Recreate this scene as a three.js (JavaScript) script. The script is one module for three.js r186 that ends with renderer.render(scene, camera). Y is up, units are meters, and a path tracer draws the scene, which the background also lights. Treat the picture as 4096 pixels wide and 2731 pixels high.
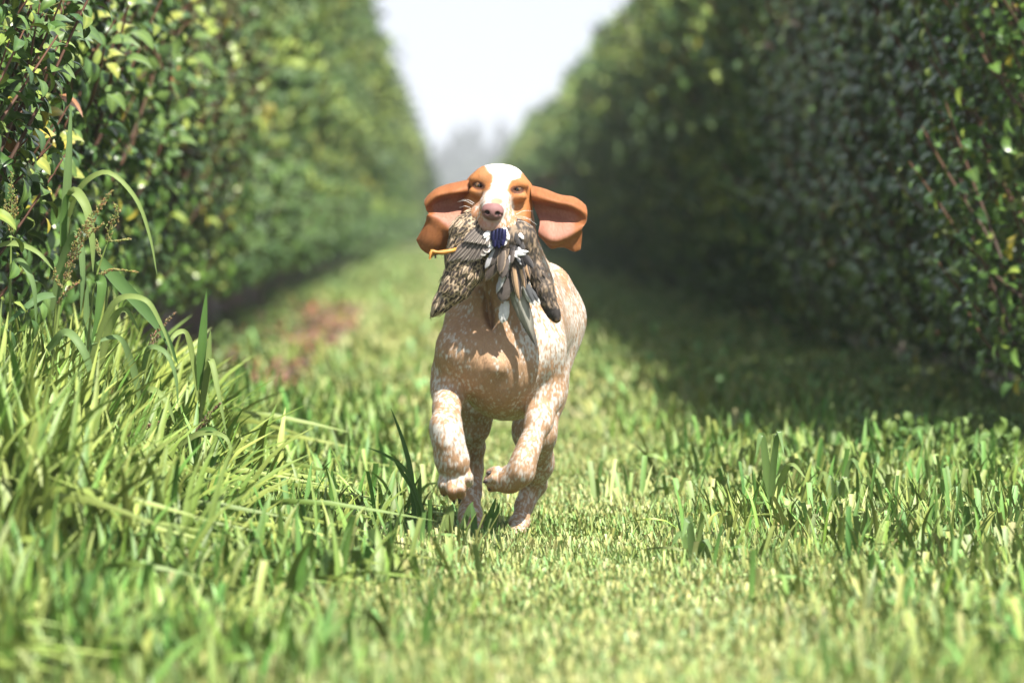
import * as THREE from 'three';
import { mergeGeometries } from 'three/addons/utils/BufferGeometryUtils.js';

// ---------------------------------------------------------------- camera, sky, sun, exposure
const scene = new THREE.Scene();
const CAM_Y = 0.70, CAM_Z = 11.5;
const camera = new THREE.PerspectiveCamera(6.867, 1024 / 682, 0.1, 2500);
camera.filmGauge = 36;                        // a 200 mm lens on a 36 mm frame
camera.position.set(0, CAM_Y, CAM_Z);
camera.rotation.order = 'YXZ';
camera.rotation.y = -0.01087;                 // the rows run along -z; the lens looks a little right of them
camera.rotation.x = -0.02173;
camera.focus = 11.8;
camera.userData.fStop = 4.8;

const renderer = new THREE.WebGLRenderer({ antialias: true });
renderer.toneMapping = THREE.LinearToneMapping;
renderer.toneMappingExposure = 2.3;
renderer.shadowMap.enabled = true;
renderer.setSize(1024, 682);

const SUN = new THREE.Vector3(0.33, 0.86, 0.42).normalize();
{ // thin bright summer haze: nearly white low down, blue overhead, a few soft clouds
  const W = 512, H = 256, d = new Float32Array(W * H * 4);
  for (let j = 0; j < H; j++) for (let i = 0; i < W; i++) {
    const el = (j + 0.5) / H * Math.PI - Math.PI / 2, az = (i + 0.5) / W * Math.PI * 2;
    const s = Math.max(0, Math.sin(el));
    const t = 1 - Math.exp(-s * 2.4);
    let c = [0.405 * (1 - t) + 0.30 * t, 0.43 * (1 - t) + 0.345 * t, 0.48 * (1 - t) + 0.43 * t];
    const dir = [Math.cos(el) * Math.cos(az), Math.sin(el), Math.cos(el) * Math.sin(az)];
    const q = 1 / (0.25 + Math.abs(dir[1]));
    let cl = 0.5 + 0.28 * Math.sin(dir[0] * q * 2.1 + 1.3 * Math.sin(dir[2] * q * 1.7)) + 0.22 * Math.sin(dir[2] * q * 3.3 + 2 + 1.1 * Math.sin(dir[0] * q * 2.7));
    cl = Math.min(1, Math.max(0, (cl - 0.45) * 1.6)) * 0.45;
    c = c.map((v, k) => v * (1 - cl) + [0.43, 0.445, 0.47][k] * cl);
    if (el < 0) c = [0.25, 0.27, 0.2];
    d.set([...c, 1], (j * W + i) * 4);
  }
  const sky = new THREE.DataTexture(d, W, H, THREE.RGBAFormat, THREE.FloatType);
  sky.mapping = THREE.EquirectangularReflectionMapping;
  sky.magFilter = sky.minFilter = THREE.LinearFilter;
  sky.needsUpdate = true;
  scene.background = sky; scene.environment = sky;
}
const sun = new THREE.DirectionalLight(new THREE.Color(1.0, 0.95, 0.86), 4.8);
sun.position.copy(SUN).multiplyScalar(40); sun.target.position.set(0, 0, 0);
sun.castShadow = true; sun.shadow.mapSize.set(4096, 4096);
Object.assign(sun.shadow.camera, { left: -20, right: 20, top: 30, bottom: -30, near: 1, far: 120 });
scene.add(sun, sun.target);
scene.fog = new THREE.FogExp2(new THREE.Color(0.92, 0.96, 1.0), 0.0007);

// ---------------------------------------------------------------- helpers
function rng(seed) { let a = seed >>> 0; return () => { a = a + 0x6D2B79F5 | 0; let t = Math.imul(a ^ a >>> 15, 1 | a); t = t + Math.imul(t ^ t >>> 7, 61 | t) ^ t; return ((t ^ t >>> 14) >>> 0) / 4294967296; }; }
const clamp = (x, a = 0, b = 1) => x < a ? a : x > b ? b : x;
const lerp = (a, b, t) => a + (b - a) * t;
const sstep = (a, b, x) => { const t = clamp((x - a) / (b - a)); return t * t * (3 - 2 * t); };
const mix3 = (a, b, t) => [a[0] + (b[0] - a[0]) * t, a[1] + (b[1] - a[1]) * t, a[2] + (b[2] - a[2]) * t];
function h3(x, y, z) { let h = Math.imul(x, 374761393) + Math.imul(y, 668265263) + Math.imul(z, 1274126177) | 0; h = Math.imul(h ^ h >>> 13, 1274126177); return ((h ^ h >>> 16) >>> 0) / 4294967296; }
function n3(x, y, z) {                         // value noise 0..1
  const i = Math.floor(x), j = Math.floor(y), k = Math.floor(z); let u = x - i, v = y - j, w = z - k;
  u = u * u * (3 - 2 * u); v = v * v * (3 - 2 * v); w = w * w * (3 - 2 * w);
  return lerp(lerp(lerp(h3(i, j, k), h3(i + 1, j, k), u), lerp(h3(i, j + 1, k), h3(i + 1, j + 1, k), u), v),
    lerp(lerp(h3(i, j, k + 1), h3(i + 1, j, k + 1), u), lerp(h3(i, j + 1, k + 1), h3(i + 1, j + 1, k + 1), u), v), w);
}
const fbm = (x, y, z, o = 3) => { let s = 0, a = 0.5, t = 0; for (let i = 0; i < o; i++) { s += a * n3(x, y, z); t += a; a *= 0.5; x = x * 2.03 + 17; y = y * 2.03 + 31; z = z * 2.03 + 7; } return s / t; };
// a measured point: column and row read off the photograph, and the depth z at which the thing stands
const at = (px, py, z) => { const m = (CAM_Z - z) / 22756; return new THREE.Vector3((px - 1801) * m, CAM_Y - (py - 871) * m, z); };
const taken = new Map();
function numbered(n) { const k = taken.get(n) ?? 0; taken.set(n, k + 1); return k ? `${n}_${String(k).padStart(3, '0')}` : n; }
function tag(o, label, category, group, kind) { if (label) o.userData.label = label; if (category) o.userData.category = category; if (group) o.userData.group = group; if (kind) o.userData.kind = kind; return o; }
function thing(name, label, category, pos = [0, 0, 0], group) { const g = new THREE.Group(); g.name = numbered(name); g.position.set(...pos); scene.add(g); return tag(g, label, category, group); }
function part(name, geo, mat, parent) { const m = new THREE.Mesh(geo, mat); m.name = name; m.castShadow = m.receiveShadow = true; parent.add(m); return m; }
function geom(pos, idx, col, nor, uv) {
  const g = new THREE.BufferGeometry();
  g.setAttribute('position', new THREE.Float32BufferAttribute(pos, 3));
  if (col) g.setAttribute('color', new THREE.Float32BufferAttribute(col, 3));
  if (uv) g.setAttribute('uv', new THREE.Float32BufferAttribute(uv, 2));
  g.setIndex(idx);
  if (nor) g.setAttribute('normal', new THREE.Float32BufferAttribute(nor, 3)); else g.computeVertexNormals();
  return g;
}
// a tapered round tube through points, radius function of 0..1, colour constant or function
function tube(pts, rad, sides = 6, col = [1, 1, 1], steps = 0) {
  const cv = pts.length > 2 || steps ? new THREE.CatmullRomCurve3(pts) : null, n = steps || (pts.length > 2 ? pts.length * 3 : 1);
  const P = [], I = [], C = [], N = [];
  let up = new THREE.Vector3(0.31, 0.2, 0.9).normalize();
  for (let i = 0; i <= n; i++) {
    const t = i / n, p = cv ? cv.getPoint(t) : pts[0].clone().lerp(pts[1], t), d = cv ? cv.getTangent(t) : pts[1].clone().sub(pts[0]).normalize();
    const a = new THREE.Vector3().crossVectors(up, d).normalize(), b = new THREE.Vector3().crossVectors(d, a);
    const r = rad(t), c = typeof col === 'function' ? col(t, p) : col;
    for (let s = 0; s < sides; s++) {
      const w = s / sides * Math.PI * 2, nx = a.x * Math.cos(w) + b.x * Math.sin(w), ny = a.y * Math.cos(w) + b.y * Math.sin(w), nz = a.z * Math.cos(w) + b.z * Math.sin(w);
      P.push(p.x + nx * r, p.y + ny * r, p.z + nz * r); N.push(nx, ny, nz); C.push(...c);
      if (i < n) { const o = i * sides, e = (s + 1) % sides; I.push(o + s, o + e, o + s + sides, o + e, o + e + sides, o + s + sides); }
    }
  }
  return geom(P, I, C, N);
}
// ---------------------------------------------------------------- ground and soil
const matGround = new THREE.MeshStandardMaterial({ vertexColors: true, roughness: 1 });
function sheet(name, x0, x1, z0, z1, nx, nz, y, colf, hf, kind = 'structure') {
  const P = [], I = [], C = [];
  for (let j = 0; j <= nz; j++) for (let i = 0; i <= nx; i++) {
    const x = lerp(x0, x1, i / nx), t = j / nz, z = lerp(z0, z1, t * t * 0.85 + t * 0.15);
    P.push(x, y + (hf ? hf(x, z) : 0), z); C.push(...colf(x, z));
    if (i < nx && j < nz) { const o = j * (nx + 1) + i; I.push(o, o + 1, o + nx + 1, o + 1, o + nx + 2, o + nx + 1); }
  }
  const m = part(name, geom(P, I, C), matGround, scene); m.userData.kind = kind; return m;
}
const turf = (x, z) => { const a = fbm(x * 3, 1, z * 3, 4), b = n3(x * 40, 3, z * 40); return mix3(mix3([0.07, 0.10, 0.022], [0.13, 0.155, 0.045], a), [0.12, 0.09, 0.05], b * 0.35); };
{ // one sheet out to the horizon: finer near the camera
  const g = sheet('ground', -700, 700, 40, -1100, 2, 60, -0.02, turf); g.position.y = -0.01;
  sheet('grass_aisle', -3.2, 3.6, 12, -140, 150, 700, 0, turf, (x, z) => 0.012 * (fbm(x * 5, 0, z * 5) - 0.5));
}
const soilCol = (x, z) => { const a = fbm(x * 9, 2, z * 9, 4), b = n3(x * 60, 5, z * 60); return mix3(mix3([0.075, 0.048, 0.034], [0.165, 0.112, 0.085], a), [0.22, 0.15, 0.11], b * 0.4); };
sheet('soil_strip', -2.3, -0.58, -6, -34, 60, 900, 0.008, soilCol, (x, z) => 0.02 * fbm(x * 14, 0, z * 14) - 0.03 * sstep(0.12, 0, x + 2.3 < 0.7 ? x + 2.3 : -0.58 - x + 0.2 * (fbm(x * 4, 1, z * 2) - 0.6)));

// ---------------------------------------------------------------- pear leaves and trees
const matLeaf = new THREE.MeshPhysicalMaterial({ vertexColors: true, roughness: 0.92, side: THREE.DoubleSide, transmission: 0.26, thickness: 0, clearcoat: 0.38, clearcoatRoughness: 0.26 });
const matLeafFar = new THREE.MeshPhysicalMaterial({ vertexColors: true, roughness: 0.6, side: THREE.DoubleSide });
const matLeafCrown = new THREE.MeshPhysicalMaterial({ vertexColors: true, roughness: 0.34, side: THREE.DoubleSide, specularIntensity: 1.0 });
const matBark = new THREE.MeshStandardMaterial({ vertexColors: true, roughness: 0.95 });
const matShoot = new THREE.MeshStandardMaterial({ vertexColors: true, roughness: 0.7 });
// ovate leaf, 1 long (along +z), folded along the midrib and arched down; normal +y
function leafPiece(nl, half, P, I, C, N, M, arch, fold, wide) {
  const o = P.length / 3, cols = half * 2;
  const v = new THREE.Vector3(), pos = [];
  for (let i = 0; i <= nl; i++) {
    const t = i / nl, w = wide * Math.pow(Math.sin(Math.PI * Math.pow(t, 0.78)), 0.8) + 0.004;
    const a = arch * t, z = arch ? Math.sin(a) / arch : t, y = arch ? (Math.cos(a) - 1) / arch : 0;
    for (let k = 0; k <= cols; k++) {
      const s = k / half - 1;
      v.set(w * s, y + Math.abs(s) * w * fold + (nl > 4 ? 0.014 * Math.sin(t * 17 + s * 3) * Math.abs(s) : 0), z).applyMatrix4(M);
      P.push(v.x, v.y, v.z); pos.push(v.clone());
      const rib = s === 0 && half > 1 ? [1.55, 1.4, 1.5] : [1, 1, 1], q = 0.94 + 0.12 * h3(i, k, nl);
      C.push(rib[0] * q, rib[1] * q, rib[2] * q); N.push(0, 0, 0);
      if (i < nl && k < cols) { const c = o + i * (cols + 1) + k; I.push(c, c + cols + 1, c + 1, c + 1, c + cols + 1, c + cols + 2); }
    }
  }
}
function leafGeo(seed, nl, half, count = 1, spread = 0) {
  const r = rng(seed), P = [], I = [], C = [], N = [], M = new THREE.Matrix4(), e = new THREE.Euler(), q = new THREE.Quaternion();
  for (let c = 0; c < count; c++) {
    if (count > 1) { e.set((r() - 0.5) * 1.8 + 0.5, r() * 6.28, (r() - 0.5) * 1.2, 'YXZ'); M.compose(new THREE.Vector3((r() - 0.5) * spread, (r() - 0.5) * spread, (r() - 0.5) * spread), q.setFromEuler(e), new THREE.Vector3(1, 1, 1).multiplyScalar(0.8 + r() * 0.45)); }
    leafPiece(nl, half, P, I, C, N, M, 0.6 + r() * 1.2, 0.15 + r() * 0.40, 0.23 + r() * 0.06);
  }
  return geom(P, I, C);
}
const LEAF0 = [1, 2, 3].map(s => leafGeo(s, 7, 2)), LEAF1 = [4, 5].map(s => leafGeo(s, 4, 1, 5, 1.5)), LEAF2 = [6, 7].map(s => leafGeo(s, 3, 1, 6, 1.9));
const leafHue = (r, tip) => {
  const k = r(); let c;
  if (k < 0.002) c = [0.24, 0.11, 0.03]; else if (k < 0.016) c = [0.28, 0.25, 0.03];
  else if (k < 0.10 + tip * 0.24) c = mix3([0.13, 0.195, 0.028], [0.20, 0.255, 0.05], r());
  else c = mix3([0.030, 0.076, 0.016], [0.078, 0.145, 0.026], r());
  const g = 0.75 + r() * 0.5; return [c[0] * g, c[1] * g, c[2] * g];
};
const _z = new THREE.Vector3(0, 0, 1);
function leafMatrix(p, dir, nrm, size) {
  const z = dir.clone().normalize(), x = new THREE.Vector3().crossVectors(nrm, z).normalize(), y = new THREE.Vector3().crossVectors(z, x);
  return new THREE.Matrix4().makeBasis(x.multiplyScalar(size), y.multiplyScalar(size), z.multiplyScalar(size)).setPosition(p);
}
// one tree of a trained row: crown fills |x| < D(y), |z| < L
function treeParts(seed, o) {
  const r = rng(seed), inst = o.leaves.map(() => ({ m: [], c: [] })), shoots = [];
  const put = (p, dir, nrm, size, tip) => { const k = Math.floor(r() * inst.length); inst[k].m.push(leafMatrix(p, dir, nrm, size)); inst[k].c.push(leafHue(r, tip)); };
  const bulge = (y, z) => 0.80 + 0.42 * fbm(y * 1.7 + seed, z * 1.9, seed * 0.37, 2);
  const V = (x, y, z) => new THREE.Vector3(x, y, z);
  for (let i = 0; i < o.shoots; i++) {
    const y = r() < o.low ? lerp(o.y0, Math.min(2.0, o.H), Math.pow(r(), 0.9)) : lerp(o.y0, o.H, r()), s = r() < 0.62 ? o.face : -o.face, zz = (r() * 2 - 1) * o.L, D = o.D(y) * bulge(y, zz);
    const b = V(s * D * (0.25 + 0.55 * r()), y, zz), len = (0.22 + 0.42 * r()) * (r() < 0.12 ? 1.5 : 1) * (o.H - y < 0.3 ? 0.7 : 1);
    const d = V(s * (0.2 + r() * 0.9), 0.45 + r() * 1.2, (r() - 0.5) * 1.1).normalize(), P = [b.clone()], p = b.clone();
    for (let k = 0; k < 4; k++) { d.y += 0.10; d.z += (r() - 0.5) * 0.3; d.x += (r() - 0.5) * 0.3; d.normalize(); p.addScaledVector(d, len / 4); P.push(p.clone()); }
    const lim = o.D(p.y) * bulge(p.y, p.z) + 0.08 + r() * r() * 0.24; if (Math.abs(p.x) > lim) { const f = lim / Math.abs(p.x); for (const q of P) q.x *= lerp(1, f, 1); }
    if (o.wood) shoots.push(tube(P, t => 0.0052 * (1.15 - t * 0.8), 4, t => mix3([0.05, 0.032, 0.022], [0.17, 0.075, 0.045], t), 4));
    const cv = new THREE.CatmullRomCurve3(P), n = Math.max(2, Math.round(len / o.gap));
    let a = r() * 6.28;
    for (let k = 0; k < n; k++) {
      const t = (k + 0.6) / n, q = cv.getPoint(t), tan = cv.getTangent(t); a += 2.4 + (r() - 0.5) * 0.6;
      const side = V(Math.cos(a), 0, Math.sin(a)); side.addScaledVector(tan, -side.dot(tan)).normalize();
      const dir = side.clone().multiplyScalar(0.9).addScaledVector(tan, 0.25).add(V(s * 0.25, -0.25 + (r() - 0.4) * 0.8, 0)).normalize();
      const nrm = tan.clone().multiplyScalar(0.7).add(V(s * 0.5, 0.6, (r() - 0.5) * 0.8)).normalize();
      q.addScaledVector(side, 0.012 + r() * 0.02);
      put(q, dir, nrm, o.size * (0.7 + 0.55 * r()) * (t > 0.85 ? 0.75 : 1), t > 0.7 ? 1 : 0);
    }
  }
  for (let i = 0; i < o.fill; i++) {
    const y = r() < o.low ? lerp(o.y0, Math.min(2.0, o.H), r()) : lerp(o.y0, o.H, r()), zz = (r() * 2 - 1) * o.L * 1.05, D = o.D(y) * bulge(y, zz), x = (r() * 2 - 1); const s = Math.sign(x); if (y < o.y0 + 0.22 * n3(zz * 3, seed, 2)) continue;
    const p = V(s * Math.pow(Math.abs(x), 0.6) * D, y, zz);
    put(p, V(r() - 0.5 + s * 0.4, -0.5 + (r() - 0.5) * 1.2, r() - 0.5), V(s * 0.5 + (r() - 0.5) * 0.8, 0.7, (r() - 0.5) * 1.2), o.size * (0.75 + 0.5 * r()), 0);
  }
  return { inst, shoots: shoots.length ? mergeGeometries(shoots) : null };
}
function trunkGeo(seed, H) {
  const r = rng(seed), bark = (t, p) => { const q = fbm(p.x * 60, p.y * 18, p.z * 60); return mix3([0.10, 0.08, 0.07], [0.30, 0.255, 0.235], q); };
  const tr = tube([[0, -0.05, 0], [0.01, 0.3, 0.02], [-0.02, 0.9, 0], [0.02, 1.7, 0.02], [0, H - 0.3, 0]].map(a => new THREE.Vector3(...a)), t => lerp(0.072, 0.014, Math.pow(t, 0.7)) * (t < 0.06 ? 1.25 - t * 4 : 1), 10, bark, 22);
  const limbs = [];
  for (let i = 0; i < 12; i++) { const y = 0.4 + (H - 1) * i / 12 + r() * 0.15, a = (i % 2 ? 1.57 : -1.57) + (r() - 0.5) * 1.3, l = 0.6 + r() * 0.45, d = new THREE.Vector3(Math.cos(a) * 0.75, 0.55 + r() * 0.4, Math.sin(a)); limbs.push(tube([new THREE.Vector3(0, y, 0), new THREE.Vector3(0, y, 0).addScaledVector(d, l * 0.5), new THREE.Vector3(0, y + 0.1, 0).addScaledVector(d, l)], t => lerp(0.018, 0.005, t), 5, bark, 6)); }
  return [tr, mergeGeometries(limbs)];
}
function crownInto(parent, tp, geos, far) {
  tp.inst.forEach((s, k) => {
    if (!s.m.length) return;
    const im = new THREE.InstancedMesh(geos[k], far ? matLeafFar : matLeafCrown, s.m.length), c = new THREE.Color();
    s.m.forEach((m, i) => { im.setMatrixAt(i, m); im.setColorAt(i, c.setRGB(...s.c[i])); });
    im.name = 'crown'; im.userData.kind = 'stuff'; im.castShadow = im.receiveShadow = true; parent.add(im);
  });
}
const profL = y => y < 0.45 ? lerp(0.30, 0.55, (y - 0.2) / 0.25) : y < 2.9 ? 0.60 : lerp(0.60, 0.15, (y - 2.9) / 0.6);
const profR = y => y < 0.5 ? lerp(0.32, 0.48, (y - 0.15) / 0.35) : y < 1.4 ? 0.50 : lerp(0.50, 0.14, (y - 1.4) / 1.05);
const LODS = [
  { geos: LEAF0, n: 3, shoots: 360, fill: 2900, gap: 0.017, size: 0.060, low: 0.72, wood: true, upto: 24.5 },
  { geos: LEAF1, n: 3, shoots: 150, fill: 700, gap: 0.042, size: 0.085, low: 0.45, wood: true, upto: 55 },
  { geos: LEAF2, n: 3, shoots: 70, fill: 330, gap: 0.06, size: 0.12, low: 0.25, wood: false, upto: 150 },
];
const ORD = ['first', 'second', 'third', 'fourth', 'fifth', 'sixth', 'seventh', 'eighth', 'ninth'];
const nearTree = {};
for (const row of [{ x: -1.52, face: 1, H: 3.45, D: profL, y0: 0.36, start: 12.3, side: 'left', lit: 'sunlit' }, { x: 1.86, face: -1, H: 2.45, D: profR, y0: 0.20, start: 16.2, side: 'right', lit: 'shaded' }]) {
  const proto = LODS.map((l, li) => Array.from({ length: l.n }, (_, v) => {
    const g = new THREE.Group(), [tr, lm] = trunkGeo(900 + li * 10 + v, row.H);
    const trunk = part('trunk', tr, matBark, g); part('limb', lm, matBark, trunk).userData.kind = 'stuff';
    const tp = treeParts(row.x * 100 + li * 31 + v * 7 + 5000, { leaves: l.geos, shoots: l.shoots, fill: l.fill, gap: l.gap, size: l.size, low: l.low, wood: l.wood, H: row.H, D: row.D, y0: row.y0, L: 0.95, face: row.face });
    if (tp.shoots) part('shoot', tp.shoots, matShoot, g).userData.kind = 'stuff';
    crownInto(g, tp, l.geos, li > 0);
    return g;
  }));
  const r = rng(row.face * 77 + 500);
  let i = 0;
  for (let d = row.start; d < 150; d += (d < 55 ? 1.5 : 1.75) + (r() - 0.5) * 0.12, i++) {
    const li = LODS.findIndex(l => d < l.upto), t = proto[li][Math.floor(r() * LODS[li].n + i) % LODS[li].n].clone();
    t.name = numbered('pear_tree'); t.position.set(row.x + (r() - 0.5) * 0.12, 0, CAM_Z - d); t.rotation.y = (r() - 0.5) * 0.10; t.scale.set(1, 0.94 + r() * 0.11, 1);
    scene.add(t);
    if (i < 9) tag(t, `${ORD[i]} pear tree from the near end of the ${row.lit} ${row.side} row`, 'tree', `pear trees of the ${row.side} row`);
    else tag(t, `blurred pear tree farther down the ${row.lit} ${row.side} row`, 'tree', `blurred pear trees of the ${row.side} row`);
    (nearTree[row.side] ??= []).push(t);
  }
  // the row goes on as one mass far down the aisle
  const rr = rng(row.face * 91 + 700), im = new THREE.InstancedMesh(LEAF2[0], matLeafFar, 16000), c = new THREE.Color();
  for (let k = 0; k < 16000; k++) {
    const y = lerp(0.2, row.H * (0.93 + 0.07 * rr()), rr()), z = CAM_Z - lerp(149, 420, Math.pow(rr(), 1.4)), s = rr() < 0.75 ? row.face : -row.face;
    im.setMatrixAt(k, leafMatrix(new THREE.Vector3(row.x + s * row.D(Math.min(y, row.H)) * (0.5 + 0.6 * rr()), y, z), new THREE.Vector3(rr() - 0.5, -0.4, rr() - 0.5), new THREE.Vector3(s * 0.6, 0.6, rr() - 0.5), 0.2 + 0.1 * rr()));
    im.setColorAt(k, c.setRGB(...leafHue(rr, 0)));
  }
  im.name = numbered('far_tree_row'); tag(im, `far blurred end of the ${row.side} row of pear trees`, 'trees', null, 'stuff'); scene.add(im);
}
// far tall trees closing the view beyond the orchard
{
  const r = rng(42);
  for (const [px, top, w, d, txt] of [[1835, 520, 8.2, 900, 'hazy tall conifer straight beyond the end of the aisle, above the head of the dog'], [1900, 505, 7, 910, 'taller narrow hazy conifer beyond the aisle, right of the broad one'], [1770, 590, 7, 890, 'low hazy tree beyond the end of the left row'], [2005, 500, 3.6, 920, 'thin hazy spire of a tree left of the right row'], [1960, 590, 6.6, 905, 'low hazy tree beyond the aisle between two taller ones']]) {
    const m = d / 22756, x = (px - 1801) * m, H = CAM_Y + (871 - top) * m;
    const t = thing('far_conifer', txt, 'tree', [x, 0, CAM_Z - d], 'far trees beyond the orchard');
    part('trunk', tube([new THREE.Vector3(0, 0, 0), new THREE.Vector3(0, H * 0.95, 0)], q => lerp(0.35, 0.06, q), 7, [0.08, 0.06, 0.05]), matBark, t);
    const n = 1500, im = new THREE.InstancedMesh(LEAF2[1], matLeafFar, n), c = new THREE.Color();
    for (let k = 0; k < n; k++) { const y = Math.pow(r(), 0.8), rad = w * 0.5 * Math.pow(1 - y, 0.75) * Math.sqrt(r()) * (0.75 + 0.4 * Math.sin(y * 21 + 2)), a = r() * 6.28;
      im.setMatrixAt(k, leafMatrix(new THREE.Vector3(Math.cos(a) * rad, 0.3 + y * (H - 0.3), Math.sin(a) * rad), new THREE.Vector3(Math.cos(a), -0.3, Math.sin(a)), new THREE.Vector3(0, 1, 0.2), 0.75)); im.setColorAt(k, c.setRGB(0.03 + r() * 0.03, 0.055 + r() * 0.04, 0.03 + r() * 0.02)); }
    im.name = 'crown'; im.userData.kind = 'stuff'; t.add(im);
  }
}
// ---------------------------------------------------------------- solids from distance fields
const SC = 1 / 1979;                            // metres per photo pixel at the dog
class Field {
  constructor() { this.p = []; }
  cone(a, b, ra, rb, k = 0.02, sub = 0) { const d = b.clone().sub(a); this.p.push({ t: 0, a, d, dd: Math.max(d.lengthSq(), 1e-9), ra, rb, k, sub, c: a.clone().add(b).multiplyScalar(0.5) }); return this; }
  chain(pts, k = 0.02) { for (let i = 0; i + 1 < pts.length; i++) this.cone(pts[i][0], pts[i + 1][0], pts[i][1], pts[i + 1][1], k); return this; }
  ell(c, rx, ry, rz, k = 0.02, e = [0, 0, 0], sub = 0) { const q = new THREE.Quaternion().setFromEuler(new THREE.Euler(...e)).invert(), m = new THREE.Matrix4().makeRotationFromQuaternion(q).elements; this.p.push({ t: 1, c, rx, ry, rz, k, m, sub }); return this; }
  one(s, x, y, z) {
    if (s.t === 0) {
      const px = x - s.a.x, py = y - s.a.y, pz = z - s.a.z, h = clamp((px * s.d.x + py * s.d.y + pz * s.d.z) / s.dd);
      return Math.hypot(px - s.d.x * h, py - s.d.y * h, pz - s.d.z * h) - (s.ra + (s.rb - s.ra) * h);
    }
    const px = x - s.c.x, py = y - s.c.y, pz = z - s.c.z, m = s.m;
    const u = (m[0] * px + m[4] * py + m[8] * pz) / s.rx, v = (m[1] * px + m[5] * py + m[9] * pz) / s.ry, w = (m[2] * px + m[6] * py + m[10] * pz) / s.rz;
    const k0 = Math.hypot(u, v, w), k1 = Math.hypot(u / s.rx, v / s.ry, w / s.rz);
    return k1 < 1e-9 ? -Math.min(s.rx, s.ry, s.rz) : k0 * (k0 - 1) / k1;
  }
  val(x, y, z, list = this.p) {
    let d = 1e3;
    for (const s of list) {
      let e = this.one(s, x, y, z);
      if (s.sub) { e = -e; const h = Math.max(s.k - Math.abs(d - e), 0) / s.k; d = Math.max(d, e) + h * h * s.k * 0.25; }
      else { const h = Math.max(s.k - Math.abs(d - e), 0) / s.k; d = Math.min(d, e) - h * h * s.k * 0.25; }
    }
    return d + (this.warp ? this.warp(x, y, z) : 0);
  }
  mesh(lo, hi, cell, colf, bend) {              // sparse surface nets
    const B = 8, bs = B * cell, nb = [0, 1, 2].map(i => Math.ceil((hi[i] - lo[i]) / bs)), half = bs * 0.87;
    const verts = new Map(), P = [], L = [], blocks = [], n = B + 1, key = (i, j, k) => (i * 4096 + j) * 4096 + k;
    for (let bi = 0; bi < nb[0]; bi++) for (let bj = 0; bj < nb[1]; bj++) for (let bk = 0; bk < nb[2]; bk++) {
      const cx = lo[0] + (bi + 0.5) * bs, cy = lo[1] + (bj + 0.5) * bs, cz = lo[2] + (bk + 0.5) * bs, d0 = this.val(cx, cy, cz);
      if (Math.abs(d0) > half * 1.8) continue;
      const list = this.p.filter(s => { const e = this.one(s, cx, cy, cz); return s.sub ? e < half * 2.2 + s.k : e < Math.max(d0, 0) + half * 2.6 + s.k; });
      const v = new Float32Array(n * n * n);
      for (let i = 0; i < n; i++) for (let j = 0; j < n; j++) for (let k = 0; k < n; k++) v[(i * n + j) * n + k] = this.val(lo[0] + (bi * B + i) * cell, lo[1] + (bj * B + j) * cell, lo[2] + (bk * B + k) * cell, list);
      let any = false;
      for (let i = 0; i < B; i++) for (let j = 0; j < B; j++) for (let k = 0; k < B; k++) {
        let mask = 0, sx = 0, sy = 0, sz = 0, c = 0;
        const g = (a, b, e) => v[((i + a) * n + j + b) * n + k + e];
        for (let q = 0; q < 8; q++) if (g(q & 1, q >> 1 & 1, q >> 2) < 0) mask |= 1 << q;
        if (mask === 0 || mask === 255) continue;
        any = true;
        for (let q = 0; q < 8; q++) for (const ax of [1, 2, 4]) if (!(q & ax)) {
          const w = q | ax; if ((mask >> q & 1) === (mask >> w & 1)) continue;
          const va = g(q & 1, q >> 1 & 1, q >> 2), vb = g(w & 1, w >> 1 & 1, w >> 2), t = va / (va - vb);
          sx += (q & 1) + (ax === 1 ? t : 0); sy += (q >> 1 & 1) + (ax === 2 ? t : 0); sz += (q >> 2) + (ax === 4 ? t : 0); c++;
        }
        verts.set(key(bi * B + i, bj * B + j, bk * B + k), P.length / 3);
        P.push(lo[0] + (bi * B + i + sx / c) * cell, lo[1] + (bj * B + j + sy / c) * cell, lo[2] + (bk * B + k + sz / c) * cell); L.push(list);
      }
      if (any) blocks.push([bi, bj, bk, v]);
    }
    const I = [];
    for (const [bi, bj, bk, v] of blocks) for (let i = 0; i < B; i++) for (let j = 0; j < B; j++) for (let k = 0; k < B; k++) {
      const a = v[(i * n + j) * n + k] < 0, gi = bi * B + i, gj = bj * B + j, gk = bk * B + k;
      const quad = (p, q, r, s, flip) => { const A = verts.get(p), Bv = verts.get(q), C = verts.get(r), D = verts.get(s); if (A === undefined || Bv === undefined || C === undefined || D === undefined) return; flip ? I.push(A, C, Bv, A, D, C) : I.push(A, Bv, C, A, C, D); };
      if (a !== v[((i + 1) * n + j) * n + k] < 0) quad(key(gi, gj - 1, gk - 1), key(gi, gj, gk - 1), key(gi, gj, gk), key(gi, gj - 1, gk), !a);
      if (a !== v[(i * n + j + 1) * n + k] < 0) quad(key(gi - 1, gj, gk - 1), key(gi - 1, gj, gk), key(gi, gj, gk), key(gi, gj, gk - 1), !a);
      if (a !== v[(i * n + j) * n + k + 1] < 0) quad(key(gi - 1, gj - 1, gk), key(gi, gj - 1, gk), key(gi, gj, gk), key(gi - 1, gj, gk), !a);
    }
    const N = [], C = [], e = cell * 0.6;
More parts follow.
